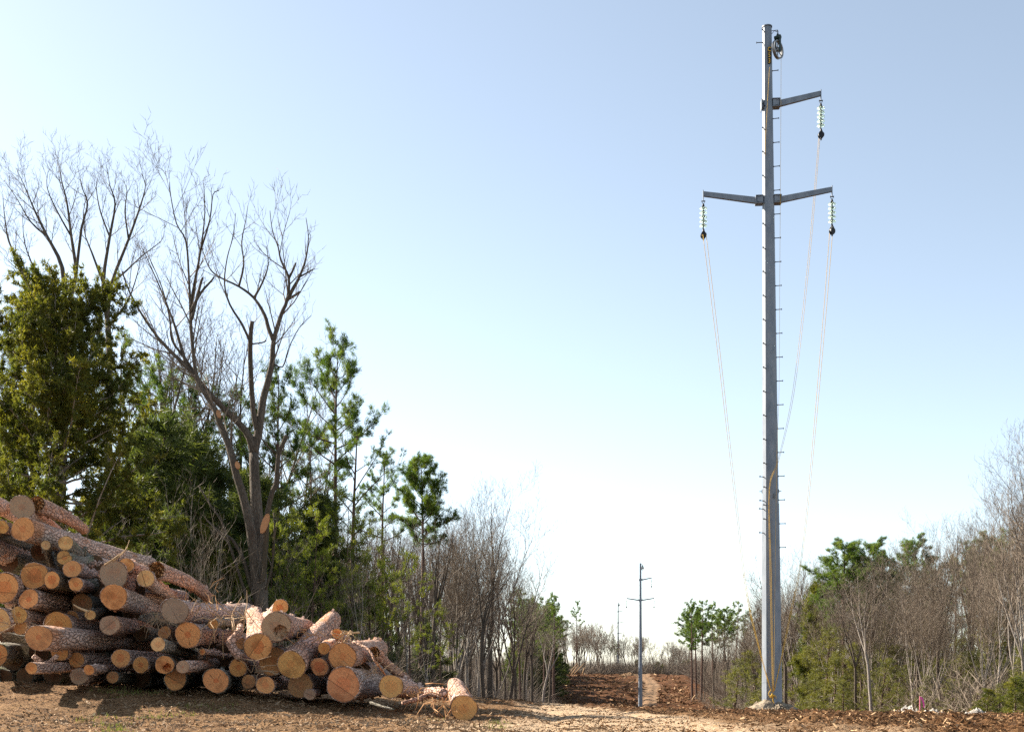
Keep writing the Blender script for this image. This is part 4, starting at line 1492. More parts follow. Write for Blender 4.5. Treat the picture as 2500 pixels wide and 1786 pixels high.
def grow_twigs(mbs, pts, rad, L, lvl, maxl, q, dens=1.0, rmin=0.0055, lim=3.2):
    """spawn children along a limb; coarse ones go to the trunk mesh, fine ones to the crown mesh"""
    k = len(pts) - 1
    t0 = 0.28 if lvl == 0 else 0.18
    n = int(L * (1 - t0) * dens * (2.0, 3.0, 4.2, 4.5)[min(lvl, 3)] * q.uniform(0.8, 1.25) + 0.5)
    n = min(max(n, 3 if lvl == 0 else 1), (26, 9, 7, 5)[min(lvl, 3)])
    az = q.uniform(0, 6.28)
    for i in range(n):
        t = t0 + (0.97 - t0) * (i + q.random()) / n
        x = t * k
        j = min(int(x), k - 1)
        f = x - j
        p = pts[j].lerp(pts[j + 1], f)
        d = (pts[j + 1] - pts[j]).normalized()
        r = rad[j] + (rad[min(j + 1, len(rad) - 1)] - rad[j]) * f
        az += GA + q.uniform(-0.5, 0.5)
        cd = side_dir(d, R(q.uniform(24, 52)), az)
        cl = L * (0.42, 0.48, 0.55, 0.55)[min(lvl, 3)] * (1.15 - 0.7 * t) * q.uniform(0.6, 1.3)
        if lvl == 0:
            cl = min(cl, lim)
        cl = min(max(cl, 0.25), max(0.3, L * 0.8))
        cr = max(rmin, min(r * 0.62, 0.009 + 0.010 * cl))
        ns = 3 if cl > 0.6 else 2
        cp = branch_path(p, cd, cl, ns, 0.09, 0.5, q)
        rr = [cr * (1 - 0.70 * s / ns) for s in range(ns + 1)]
        big = cr > 0.03
        mbs[0 if big else 1].tube(cp, rr, 5 if big else 3, cap=False, tip=not big)
        if lvl + 1 < maxl:
            grow_twigs(mbs, cp, rr, cl, lvl + 1, maxl, q, dens, rmin)


def finish_tree(name, label, cat, group, mbs, mats, parts=('trunk', 'crown'), loc=(0, 0, 0), smooth=(True, False)):
    root = thing(name, label, cat, loc, group)
    for mb, m, nm, s in zip(mbs, mats, parts, smooth):
        if mb.f:
            link(nm, mb.mesh(nm, m, s), root)
    return root


# ---- bare hardwood prototype, 15 m high
def bare_proto(seed, fork=0.35, lean=0.0, nstem=1, spread=0.35, dens=0.95, maxl=4, r0=0.19, Ht=15.0, mat='trunk', tw='twig', rmin=0.0062):
    q = random.Random(seed)
    mbs = [MB(), MB()]
    for s in range(nstem):
        a = q.uniform(0, 6.28)
        d0 = Vector((lean + (0.22 * math.cos(a) if nstem > 1 else 0), 0.22 * math.sin(a) if nstem > 1 else 0, 1))
        hf = Ht * fork * q.uniform(0.85, 1.15)
        p = Vector((0.12 * math.cos(a), 0.12 * math.sin(a), -0.6)) if nstem > 1 else Vector((0, 0, -0.6))
        tr = branch_path(p, d0, hf + 0.6, 6, 0.045, 0.25, q)
        rs = r0 * (1 if nstem == 1 else 0.72)
        rr = [rs * (1.35 if i == 0 else 1.0) * (1 - 0.28 * i / 6) for i in range(7)]
        mbs[0].tube(tr, rr, 9, cap=False)
        # small dead side shoots on the bole
        grow_twigs(mbs, tr[2:], rr[2:], 1.8, 2, 4 if maxl > 3 else 3, q, dens * 0.9, rmin)
        nl = q.choice((2, 3, 3, 4))
        az = q.uniform(0, 6.28)
        for b in range(nl):
            az += 2 * PI / nl + q.uniform(-0.5, 0.5)
            ang = q.uniform(0.10, spread) + (0.0 if b else -0.08)
            td = (tr[-1] - tr[-2]).normalized()
            d = side_dir(td, ang, az)
            L = (Ht - hf) * q.uniform(0.78, 1.05)
            lp = branch_path(tr[-1], d, L, 9, 0.06, 0.45, q)
            lr_ = [rr[-1] * (0.72 - 0.64 * (i / 9) ** 0.8) for i in range(10)]
            mbs[0].tube(lp, lr_, 6, cap=False, tip=True)
            grow_twigs(mbs, lp, lr_, L, 0, maxl, q, dens, rmin)
    return finish_tree('bare_tree', 'x', 'bare tree', None, mbs, (MAT[mat], MAT[tw]))


def leaf_tufts_np(V, F_, cen, dirs, n, L, w, q, cone=0.9):
    """needles: thin triangles fanned round each shoot tip"""
    m = len(cen)
    cen = np.repeat(cen, n, 0)
    d = np.repeat(dirs, n, 0)
    r = q.normal(0, 1, (m * n, 3))
    nd = d * cone + r * 0.62
    nd /= np.linalg.norm(nd, axis=1)[:, None]
    s = np.cross(nd, q.normal(0, 1, (m * n, 3)))
    s /= np.linalg.norm(s, axis=1)[:, None] + 1e-9
    l_ = (L * q.uniform(0.65, 1.15, m * n))[:, None]
    base = cen + q.normal(0, L * 0.22, (m * n, 3))
    a = base - s * w
    b = base + s * w
    c = base + nd * l_
    V.append(np.stack([a, b, c], 1).reshape(-1, 3))


# ---- pine prototype
def pine_proto(seed, Ht=18.0, bare=0.55, width=3.0, nb=16, dense=1.0, r0=0.19, mat='needle', Ln=0.24, nn=26, up=0.35, w=0.013, dead=True):
    q = random.Random(seed)
    nq = np.random.default_rng(seed)
    tk = MB()
    tr = branch_path(Vector((0, 0, -0.6)), Vector((q.uniform(-.02, .02), q.uniform(-.02, .02), 1)), Ht + 0.4, 14, 0.012, 0.02, q)
    rr = [r0 * (1.25 if i == 0 else 1) * (1 - 0.88 * (i / 14) ** 1.2) for i in range(15)]
    tk.tube(tr, rr, 9, cap=False)

    def at(h):
        x = min(max((h + 0.6) / (Ht + 0.4) * 14, 0), 13.999)
        j = int(x)
        return tr[j].lerp(tr[j + 1], x - j), rr[j]
    cen, dirs = [], []
    az = q.uniform(0, 6)
    cw = MB()
    for i in range(nb):
        t = (i + q.random() * 0.8) / nb
        h = Ht * (bare + (0.985 - bare) * t)
        p, r = at(h)
        az += GA + q.uniform(-0.4, 0.4)
        shape = ((1 - t) ** 0.6 * 0.9 + 0.25 if t > 0.25 else 0.75 + t) * q.uniform(0.65, 1.2)
        L = width * shape * q.uniform(0.7, 1.15)
        el = up + 0.5 * t + q.uniform(-0.15, 0.2)
        d = Vector((math.cos(az) * math.cos(el), math.sin(az) * math.cos(el), math.sin(el)))
        bp = branch_path(p, d, L, 6, 0.09, 0.35, q)
        br = [max(0.012, min(r * 0.55, 0.02 + 0.018 * L)) * (1 - 0.8 * s / 6) for s in range(7)]
        cw.tube(bp, br, 5, cap=False, tip=True)
        ns = max(5, int(L * 6.0 * dense))
        for s in range(ns):
            x = (0.30 + 0.70 * (s + q.random()) / ns) * 6
            j = min(int(x), 5)
            bpnt = bp[j].lerp(bp[j + 1], x - j)
            bd = (bp[j + 1] - bp[j]).normalized()
            sd = side_dir(bd, R(q.uniform(25, 60)), q.uniform(0, 6.28))
            sd.z += 0.35
            sl = q.uniform(0.25, 0.85) * (0.5 + 0.3 * L / 2)
            sp_ = branch_path(bpnt, sd, sl, 3, 0.14, 0.3, q)
            cw.tube(sp_, [0.012, 0.010, 0.008, 0.005], 3, cap=False, tip=True)
            for pt, dd in ((sp_[3], sp_[3] - sp_[2]), (sp_[2], sp_[3] - sp_[1])):
                cen.append(tuple(pt))
                dirs.append(tuple(dd.normalized()))
            if q.random() < 0.5 * dense:
                sd2 = side_dir(sd.normalized(), 0.7, q.uniform(0, 6))
                e = sp_[1] + sd2 * sl * 0.6
                cw.tube([sp_[1], e], [0.009, 0.005], 3, cap=False, tip=True)
                cen.append(tuple(e))
                dirs.append(tuple(sd2))
    if dead:
        for _ in range(12):
            h = Ht * q.uniform(0.15, bare)
            p, r = at(h)
            a = q.uniform(0, 6.28)
            d = Vector((math.cos(a), math.sin(a), q.uniform(-0.1, 0.35)))
            bp = branch_path(p, d, q.uniform(0.5, 1.9), 4, 0.14, 0.0, q)
            tk.tube(bp, [0.022, 0.018, 0.014, 0.01, 0.006], 4, cap=False, tip=True)
    VV = []
    leaf_tufts_np(VV, None, np.array(cen), np.array(dirs), nn, Ln, w, nq)
    V = np.concatenate(VV)
    root = thing('pine_tree', 'x', 'pine')
    link('trunk', tk.mesh('trunk', MAT['trunk_pine'], True), root)
    cr = link('crown', np_mesh('crown', V, np.arange(len(V)).reshape(-1, 3), MAT[mat]), root)
    link('branches', cw.mesh('branches', MAT['trunk_pine']), root)
    return root


# ---- cedar prototype: feathery sprays on ascending branches
def cedar_proto(seed, Ht=8.0, width=2.2, nb=60, bare=0.12, mat='cedar', sprays=9, Ls=0.30, irregular=0.3, r0=0.13, w=0.018, skip=None, nl=22, trunk='trunk_pine', taper=0.8):
    q = random.Random(seed)
    nq = np.random.default_rng(seed)
    tk, cw = MB(), MB()
    tr = branch_path(Vector((0, 0, -0.5)), Vector((q.uniform(-.03, .03), 0, 1)), Ht + 0.3, 12, 0.02, 0.02, q)
    rr = [r0 * (1 - 0.9 * (i / 12)) + 0.008 for i in range(13)]
    tk.tube(tr, rr, 8, cap=False)
    cen, dirs = [], []
    az = 0
    for i in range(nb):
        t = (i + q.random()) / nb
        h = Ht * (bare + (0.99 - bare) * t)
        x = min((h + 0.5) / (Ht + 0.3) * 12, 11.99)
        j = int(x)
        p = tr[j].lerp(tr[j + 1], x - j)
        az += GA + q.uniform(-0.6, 0.6)
        L = width * ((1 - t) ** taper * 0.92 + 0.10) * q.uniform(1 - irregular, 1 + irregular)
        if skip and skip(t, az, q):
            continue
        el = 0.10 + 0.55 * t + q.uniform(-0.3, 0.3)
        d = Vector((math.cos(az) * math.cos(el), math.sin(az) * math.cos(el), math.sin(el)))
        bp = branch_path(p, d, L, 6, 0.12, 0.10, q)
        cw.tube(bp, [max(0.008, rr[j] * 0.35) * (1 - 0.8 * s / 6) for s in range(7)], 4, cap=False, tip=True)
        ns = max(3, int(sprays * L * 0.8))
        for s in range(ns):
            xx = (0.22 + 0.78 * (s + q.random()) / ns) * 6
            jj = min(int(xx), 5)
            bpnt = bp[jj].lerp(bp[jj + 1], xx - jj)
            bd = (bp[jj + 1] - bp[jj]).normalized()
            sd = side_dir(bd, R(q.uniform(20, 85)), q.uniform(0, 6.28))
            sd.z += 0.12
            sl = q.uniform(0.2, 0.7)
            e = bpnt + sd.normalized() * sl
            cw.tube([bpnt, e], [0.008, 0.004], 3, cap=False, tip=True)
            for f in (0.35, 0.7, 1.0):
                cen.append(tuple(bpnt.lerp(e, f)))
                dirs.append(tuple(sd.normalized()))
    VV = []
    leaf_tufts_np(VV, None, np.array(cen), np.array(dirs), nl, Ls, w, nq, 0.55)
    V = np.concatenate(VV)
    root = thing('cedar_tree', 'x', 'cedar')
    link('trunk', tk.mesh('trunk', MAT[trunk], True), root)
    link('crown', np_mesh('crown', V, np.arange(len(V)).reshape(-1, 3), MAT[mat]), root)
    link('branches', cw.mesh('branches', MAT['trunk_pale']), root)
    return root


BARE = [bare_proto(11, 0.34, 0.0, 1, 0.40), bare_proto(12, 0.45, 0.03, 1, 0.30, tw='twig_red'), bare_proto(13, 0.22, -0.02, 2, 0.35, mat='trunk_pale'),
        bare_proto(14, 0.52, 0.02, 1, 0.42), bare_proto(15, 0.30, 0.0, 1, 0.55, dens=1.15), bare_proto(16, 0.18, 0.05, 3, 0.30, tw='twig_red', mat='trunk_pale'),
        bare_proto(17, 0.40, 0.10, 1, 0.45, mat='trunk_pale')]
FAR = [bare_proto(21, 0.36, 0.0, 1, 0.42, 1.0, 3, 0.24, rmin=0.026), bare_proto(22, 0.45, 0.02, 1, 0.35, 1.0, 3, 0.22, tw='twig_red', rmin=0.026),
       bare_proto(23, 0.25, 0.0, 2, 0.40, 0.9, 3, 0.22, rmin=0.026)]
SAPL = [bare_proto(31, 0.25, 0.0, 2, 0.5, 1.0, 3, 0.05, 6.0, 'trunk_pale', 'twig'), bare_proto(32, 0.3, 0.08, 2, 0.5, 1.0, 3, 0.05, 6.0, 'trunk', 'twig_red'),
        bare_proto(33, 0.3, -0.06, 1, 0.5, 1.1, 3, 0.05, 6.0, 'trunk_pale', 'twig')]
PINE = [pine_proto(41, 18, 0.58, 2.6, 18, 1.1), pine_proto(42, 18, 0.50, 3.0, 22, 1.2), pine_proto(43, 18, 0.66, 2.3, 15, 1.1)]
PTALL = pine_proto(144, 18.6, 0.64, 2.9, 26, 1.1, Ln=0.25, nn=28, up=0.34)
PDENSE = pine_proto(45, 18, 0.66, 2.9, 36, 1.4, Ln=0.26, nn=28, up=0.25)
PFULL = pine_proto(49, 18, 0.52, 3.4, 44, 1.3, Ln=0.27, nn=26, up=0.25)
POPEN = pine_proto(46, 15, 0.62, 3.0, 13, 0.6, Ln=0.20, nn=18, up=0.5)
PYOUNG = [pine_proto(47, 9, 0.36, 2.1, 20, 0.65, 0.08, 'needle_light', 0.22, 15, 0.2), pine_proto(48, 9, 0.46, 2.3, 17, 0.6, 0.08, 'needle_light', 0.22, 15, 0.12)]
CEDAR = [cedar_proto(51, 8, 2.0, 64, 0.10, 'cedar_dark'), cedar_proto(52, 8, 2.4, 60, 0.14, 'cedar_dark', irregular=0.45), cedar_proto(53, 8, 1.7, 56, 0.1, 'cedar')]
BUSH = cedar_proto(56, 5, 1.9, 46, 0.04, 'cedar', 6, 0.26, 0.45, 0.09, nl=14)
OLIVE = [cedar_proto(54, 7, 1.9, 40, 0.10, 'olive', 5, irregular=0.5, nl=11), cedar_proto(55, 7, 2.2, 36, 0.18, 'olive', 5, irregular=0.6, nl=10)]
PROTO_H = {}
for lst, h in ((BARE, 15.0), (FAR, 15.0), (SAPL, 6.0), (PINE, 18.0), ([PTALL], 18.6), ([PDENSE], 18.0), ([PFULL], 18.0), ([POPEN], 15.0), (PYOUNG, 9.0), (CEDAR, 8.0), ([BUSH], 5.0), (OLIVE, 7.0)):
    for o in lst:
        # measured height, so that a tree can be set to the height it has in the photo
        mz = 0
        for ch in o.children:
            co = np.empty(len(ch.data.vertices) * 3, dtype=np.float32)
            ch.data.vertices.foreach_get('co', co)
            mz = max(mz, float(co[2::3].max()))
        PROTO_H[o.name] = mz
FIRST = set()
tr_rng = random.Random(4)


def plant(proto, X, Y, height, label, group, rot=None, sx=1.0, z=None):
    if proto.name in FIRST:
        o = copy_tree(proto, label, group)
    else:
        FIRST.add(proto.name)
        o = proto
        o['label'] = label
        o['group'] = group
    base = proto.name
    s = height / PROTO_H[base]
    z = Hf(X, Y) if z is None else z
    o.location = (X, Y, z - 0.05)
    o.rotation_euler = (0, 0, tr_rng.uniform(0, 6.28) if rot is None else rot)
    k = tr_rng.uniform(0.92, 1.1) * sx
    o.scale = (s * k, s * k, s)
    return o


def plant_px(proto, px, top, Y, label, group, **kw):
    X = (px - CX) / F * Y
    z = Hf(X, Y)
    zt = EYE - (top - HOR) / F * Y
    k = 1.06 if proto in BARE else 1.0            # twig tips stand a little under the measured top
    return plant(proto, X, Y, max((zt - z) * k, 1.0), label, group, **kw)


# ---- big many stemmed hardwood behind the pile: limbs follow the photo, depth spread over its real crown
def squash(limbs, y0, k, rk=1.0):
    return [([(x, y if y > y0 else y0 - (y0 - y) * k) for x, y in p], a * rk, b * (rk if b > 0.02 else 1.0), gr) for p, a, b, gr in limbs]


def traced_tree(name, label, limbs, Y, seed, dens=1.0, maxl=3, mat='trunk', scars=(), group=None, dspread=0.25, tw='twig', lim=1.9):
    q = random.Random(seed)
    mbs = [MB(), MB()]
    base = P(limbs[0][0][0][0], 1690, Y)
    base.z = Hf(base.x, base.y)
    tips = {}
    for pl_, r0, r1, grow in limbs:
        key = tuple(pl_[0])
        y0 = tips.get(key, Y)
        slope = q.uniform(-dspread, dspread)
        pts = []
        acc = 0.0
        for i, (x, y) in enumerate(pl_):
            if i:
                acc += math.hypot(x - pl_[i - 1][0], y - pl_[i - 1][1]) * Y / F
            yy = y0 + slope * acc
            tips[(x, y)] = yy
            pts.append(P(x, y, yy) - base)
        sp_ = smooth_path(pts, 3)
        k = len(sp_)
        rr = [r1 + (r0 - r1) * (1 - i / (k - 1)) ** (1.0 if r1 > 0.025 else 1.35) for i in range(k)]
        mbs[0].tube(sp_, rr, 9 if r0 > 0.1 else 6, cap=True, jit=0.05, rng=q)
        if grow > 0:
            L = sum((sp_[i + 1] - sp_[i]).length for i in range(k - 1))
            grow_twigs(mbs, sp_, rr, L * 0.9, 0, maxl, q, dens * grow, lim=lim)
    root = finish_tree(name, label, 'bare tree', group, mbs, (MAT[mat], MAT[tw]), loc=base)
    for x, y, w, h, tilt in scars:
        s = MB()
        c = P(x, y, Y - 0.32) - base
        M = Matrix.Translation(c) @ Matrix.Rotation(tilt, 4, 'Y') @ Matrix.Rotation(R(70), 4, 'X') @ Matrix.Diagonal((w, h, 1, 1))
        s.lathe([(0.001, -0.02), (1, -0.02), (1, 0.02), (0.001, 0.03)], 18, M)
        o = link('cut_scar', s.mesh('cut_scar', MAT['cut']), root)
        o.color = (0.66, 0.40, 0.20, 1)
    return root


MULTI = [
    ([(640, 1720), (638, 1560), (637, 1487), (627, 1269), (623, 1195), (619, 1107)], 0.33, 0.17, 0.0),
    ([(619, 1107), (610, 1070), (590, 1040), (545, 996), (501, 948), (457, 897), (417, 858), (387, 825), (354, 780), (317, 714), (298, 658)], 0.16, 0.02, 1.0),
    ([(457, 897), (440, 840), (425, 790), (398, 720), (370, 650), (345, 590)], 0.08, 0.012, 1.0),
    ([(501, 948), (455, 880), (420, 830), (415, 780), (395, 700), (360, 610)], 0.07, 0.012, 0.8),
    ([(638, 1500), (622, 1400), (614, 1306), (594, 1214), (577, 1159), (560, 1092), (538, 1037), (523, 996), (500, 960), (481, 925), (468, 825), (465, 755), (461, 673), (454, 577), (431, 529), (417, 455), (414, 416)], 0.20, 0.010, 1.0),
    ([(465, 755), (475, 690), (490, 600), (500, 500), (497, 418)], 0.07, 0.010, 1.0),
    ([(465, 760), (490, 715), (515, 685), (523, 673)], 0.06, 0.03, 0.3),
    ([(468, 780), (480, 730), (490, 690), (495, 675)], 0.06, 0.04, 0.1),
    ([(490, 600), (512, 520), (520, 450), (535, 440)], 0.04, 0.008, 1.0),
    ([(619, 1107), (630, 1059), (642, 977), (654, 930), (664, 885), (668, 832), (686, 769), (701, 732), (705, 677), (686, 629), (679, 592), (665, 548), (659, 494)], 0.17, 0.010, 1.0),
    ([(701, 732), (718, 700), (731, 673), (747, 622), (753, 566), (747, 513)], 0.08, 0.010, 1.0),
    ([(701, 732), (718, 722), (733, 712)], 0.05, 0.04, 0.1),
    ([(705, 677), (715, 655), (722, 635)], 0.05, 0.035, 0.0),
    ([(731, 673), (750, 662), (765, 652)], 0.035, 0.02, 0.3),
    ([(668, 832), (655, 800), (646, 769), (620, 727), (583, 699), (540, 676), (515, 655), (500, 620), (490, 580)], 0.085, 0.012, 1.0),
    ([(620, 727), (640, 690), (655, 640), (650, 590)], 0.05, 0.010, 1.0),
    ([(583, 699), (595, 640), (590, 580), (600, 520), (605, 480)], 0.045, 0.008, 1.0),
    ([(630, 1059), (618, 998), (611, 880), (612, 814), (616, 784)], 0.11, 0.075, 0.12),
    ([(611, 835), (590, 790), (561, 743), (548, 690), (555, 620), (570, 560), (575, 500)], 0.055, 0.008, 1.0),
    ([(611, 840), (640, 836), (650, 831)], 0.03, 0.02, 0.2),
    ([(664, 885), (690, 895), (705, 850), (730, 800), (760, 770)], 0.035, 0.008, 1.0),
    ([(640, 1420), (645, 1380), (650, 1300), (653, 1251), (664, 1203), (675, 1173), (680, 1107), (690, 1085), (700, 1062)], 0.11, 0.075, 0.0),
    ([(680, 1107), (668, 1100), (650, 1085), (636, 1066)], 0.04, 0.025, 0.2),
    ([(630, 1470), (612, 1425), (594, 1365), (566, 1316), (540, 1300), (505, 1270)], 0.12, 0.03, 0.5),
    ([(632, 1500), (606, 1458), (594, 1432), (577, 1380), (560, 1329), (540, 1270), (516, 1236), (485, 1185)], 0.075, 0.03, 0.4),
    ([(648, 1440), (664, 1380), (670, 1310), (668, 1250)], 0.045, 0.02, 0.4),
]
traced_tree('bare_tree', 'big many stemmed bare tree with cut limb scars standing right behind the log pile', squash(MULTI, 700, 0.90, 0.82), 36.0, 6, 1.25, 4,
            scars=[(647, 1277, 0.10, 0.33, 0.25), (534, 1010, 0.07, 0.14, -0.3), (580, 1135, 0.07, 0.13, -0.3)])
T1 = [
    ([(130, 1720), (150, 1200), (160, 900), (158, 760)], 0.22, 0.14, 0.0),
    ([(158, 760), (152, 634), (115, 542), (85, 468), (63, 405), (41, 348)], 0.12, 0.008, 1.0),
    ([(158, 760), (185, 660), (174, 542), (163, 442), (148, 368), (146, 330)], 0.11, 0.008, 1.0),
    ([(158, 760), (120, 720), (55, 640), (22, 556), (10, 470), (7, 420)], 0.10, 0.008, 1.0),
    ([(185, 660), (199, 519), (214, 449), (200, 400), (194, 360)], 0.07, 0.008, 1.0),
    ([(115, 542), (75, 500), (40, 430), (10, 380)], 0.05, 0.008, 1.0),
    ([(120, 720), (85, 640), (60, 560), (55, 480)], 0.06, 0.008, 1.0),
    ([(174, 542), (140, 470), (115, 400), (118, 350)], 0.05, 0.008, 1.0),
]
traced_tree('bare_tree', 'leftmost tall bare tree fanning out above the cedar', squash(T1, 760, 0.84, 0.85), 46.0, 16, 1.7, 4, dspread=0.3, lim=1.15)
T2 = [
    ([(270, 1720), (265, 1200), (268, 900), (262, 780)], 0.20, 0.13, 0.0),
    ([(262, 780), (252, 675), (268, 542), (281, 449), (268, 394), (262, 345)], 0.12, 0.008, 1.0),
    ([(262, 780), (273, 675), (314, 549), (344, 449), (355, 395), (345, 360)], 0.11, 0.008, 1.0),
    ([(273, 675), (307, 641), (347, 597), (392, 556), (400, 530)], 0.06, 0.008, 1.0),
    ([(252, 675), (225, 590), (205, 520), (215, 440)], 0.07, 0.008, 1.0),
    ([(268, 542), (245, 470), (235, 400), (240, 370)], 0.05, 0.008, 1.0),
    ([(314, 549), (305, 470), (310, 410), (300, 380)], 0.05, 0.008, 1.0),
    ([(262, 800), (310, 730), (335, 650), (345, 590)], 0.06, 0.008, 1.0),
]
traced_tree('bare_tree', 'tall bare tree between the cedar and the many stemmed tree', squash(T2, 780, 0.85, 0.85), 48.0, 26, 1.7, 4, dspread=0.3, lim=1.15)

# ---- broad cedar at the left edge
BIGC = cedar_proto(61, 10.6, 4.3, 150, 0.20, 'cedar', 9, 0.15, 0.40, 0.20, 0.018, nl=28, taper=0.42, skip=lambda t, a, q: t < 0.34 and q.random() < 0.62)
PROTO_H[BIGC.name] = max(max(v.co.z for v in ch.data.vertices) for ch in BIGC.children)
plant_px(BIGC, 145, 612, 30.0, 'broad olive green cedar rising behind the left end of the log pile', None, rot=0.6)
BIGC.scale = (BIGC.scale[2] * 0.84, BIGC.scale[2] * 0.84, BIGC.scale[2])

GL = 'conifers behind the log pile'
for i, (pr, px, top, Y, lab) in enumerate([
    (PINE[1], 78, 640, 54, 'dark pine top just showing behind the crown of the broad cedar'),
    (PINE[0], 292, 800, 52, 'dark green pine right of the broad cedar'),
    (PINE[1], 385, 850, 56, 'pine filling the gap left of the many stemmed tree'),
    (PINE[1], 470, 880, 58, 'pine showing through the lower limbs of the many stemmed tree'),
    (PINE[0], 560, 930, 60, 'pine standing straight behind the many stemmed tree'),
    (PINE[1], 672, 850, 58, 'pine whose green crown shows right of the many stemmed tree'),
    (PTALL, 815, 772, 62, 'tallest pine on the left side with a long bare bole and open crown'),
    (POPEN, 858, 1000, 60, 'thin half dead pine just right of the tallest pine'),
    (PDENSE, 1026, 1092, 75, 'dense dark pine with a full crown right of the tallest pine'),
    (PINE[2], 935, 1085, 82, 'slim pine between the tallest pine and the dense dark one'),
    (PINE[0], 760, 1010, 72, 'pine partly hidden left of the tallest pine bole'),
    (PINE[2], 1270, 1428, 150, 'small pine top above the bare wood left of the clearing'),
    (PINE[1], 1352, 1438, 182, 'dark pine at the very corner where the left wood meets the clearing'),
    (PINE[0], 1328, 1452, 186, 'pine next to the corner pine of the left wood'),
    (PINE[2], 1408, 1462, 350, 'lone slender pine in the far wood on the hill'),
    (PINE[0], 1500, 1560, 380, 'small pine behind the most distant pole'),
    (PINE[1], 1690, 1455, 205, 'tall thin pine at the left end of the right wood'),
    (PINE[0], 1713, 1460, 212, 'second tall thin pine at the left end of the right wood'),
    (PINE[1], 1740, 1462, 225, 'pine behind the two thin pines of the right wood'),
    (PFULL, 1765, 1475, 240, 'fuller pine among the tall pines left of the nearest pole'),
    (PFULL, 1700, 1470, 218, 'full crowned pine between the two tall thin pines'),
    (PINE[2], 1795, 1462, 235, 'pine top rising left of the nearest pole'),
    (PINE[1], 1830, 1480, 230, 'low pine top close left of the nearest pole'),
    (PFULL, 2065, 1300, 92, 'big bright green pine with a full crown in the right wood'),
    (PFULL, 2125, 1304, 94, 'pine crown touching the big bright pine on its right'),
    (PFULL, 2232, 1296, 96, 'pine partly veiled by bare branches in the right wood'),
    (PFULL, 2425, 1290, 92, 'olive pine top in the right wood near the frame edge'),
    (PINE[1], 1985, 1420, 108, 'pine crown low behind the bare trees just right of the nearest pole'),
    (PINE[1], 2330, 1345, 98, 'pine crown veiled by twigs between the two right hand pine groups'),
    (PINE[1], 1900, 1500, 150, 'small pine crown close right of the nearest pole'),
    (PINE[0], 2470, 1280, 96, 'last pine top at the right frame edge'),
]):
    plant_px(pr, px, top, Y, lab, 'pines of the woods', sx=1.25 if 1680 < px < 1900 else 1.45 if px in (2065, 2120) else 1.2 if px > 1900 or px == 1352 else 1.0)
for i, (pr, px, top, Y) in enumerate([
    (CEDAR[0], 300, 960, 39), (CEDAR[1], 385, 985, 42), (CEDAR[0], 470, 1010, 45), (CEDAR[1], 530, 1060, 43), (CEDAR[0], 590, 1120, 47), (CEDAR[1], 425, 1180, 38),
    (CEDAR[0], 250, 1130, 37), (CEDAR[1], 350, 1220, 36), (CEDAR[0], 40, 1010, 40), (CEDAR[1], 60, 1150, 36), (CEDAR[2], 560, 1290, 40), (CEDAR[0], 690, 1120, 54),
    (CEDAR[1], 735, 1180, 58), (CEDAR[1], 890, 1400, 72), (CEDAR[0], 1060, 1500, 76), (CEDAR[2], 490, 1250, 39),
    (CEDAR[0], 10, 1180, 52), (CEDAR[1], 110, 1220, 50), (CEDAR[0], 190, 1200, 54), (CEDAR[1], -30, 1250, 44)]):
    plant_px(pr, px, top, Y, 'dark cedar in the shaded thicket behind the log pile', 'dark cedars behind the log pile', sx=1.25)
for i, (px, top, Y) in enumerate([(705, 1230, 48), (655, 1260, 44), (760, 1220, 50), (835, 1180, 56), (905, 1240, 58), (780, 1330, 46), (950, 1360, 58), (860, 1380, 52),
                                  (720, 1360, 42), (1000, 1330, 62), (610, 1180, 48), (1075, 1480, 66), (545, 1360, 40), (930, 1470, 50), (800, 1460, 44), (665, 1420, 40)]):
    plant_px(PYOUNG[i % 2], px, top, Y, 'young yellow green pine in the thicket right of the many stemmed tree', 'young pines behind the log pile')
GB = 'bare trees of the left wood'
for i, (pr, px, top, Y) in enumerate([
    (BARE[2], 1150, 1162, 84), (BARE[0], 1200, 1200, 90), (BARE[5], 1105, 1215, 80), (BARE[1], 960, 1250, 66), (BARE[5], 900, 1270, 64), (BARE[4], 1240, 1320, 104),
    (BARE[1], 1180, 1290, 78), (BARE[3], 1065, 1280, 70), (BARE[0], 1215, 1400, 110), (BARE[3], 1262, 1410, 120), (BARE[1], 1300, 1440, 140), (BARE[0], 1235, 1460, 118),
    (BARE[3], 1285, 1480, 130), (BARE[6], 1320, 1490, 160), (BARE[1], 1180, 1420, 96), (BARE[0], 1110, 1400, 80), (BARE[1], 1340, 1520, 172), (BARE[3], 1045, 1380, 70),
    (BARE[1], 985, 1320, 84), (BARE[4], 1140, 1330, 88), (BARE[0], 740, 1000, 70), (BARE[1], 430, 760, 60), (BARE[0], 350, 720, 58), (BARE[4], 560, 800, 62), (BARE[2], 30, 700, 50)]):
    lab = 'bare tree in the leafless wood left of the clearing'
    if (px, top) == (1150, 1162):
        lab = 'tallest bare tree of the left wood, standing right of the dense dark pine'
    plant_px(pr, px, top, Y, lab, GB)


for i, (px, top, Y) in enumerate([(300, 1080, 35), (365, 1150, 34), (430, 1120, 36), (500, 1180, 35), (545, 1220, 34), (250, 1180, 33.5), (590, 1260, 35), (700, 1250, 40), (860, 1300, 48), (935, 1290, 50),
                                  (790, 1350, 44), (1000, 1400, 54), (1060, 1420, 58), (330, 1260, 32.5), (470, 1300, 33)]):
    plant_px(SAPL[i % 3], px, top, Y, 'thin grey leafless sapling right behind the log pile', 'thin saplings behind the log pile', sx=0.8)


def edge_l(Y):
    return np.interp(Y, [30, 40, 55, 60, 80, 110, 150, 185, 260, 330], [-7, -6, -5.5, -4.6, -3.0, -0.6, 3.5, 6.6, 9.5, 12])


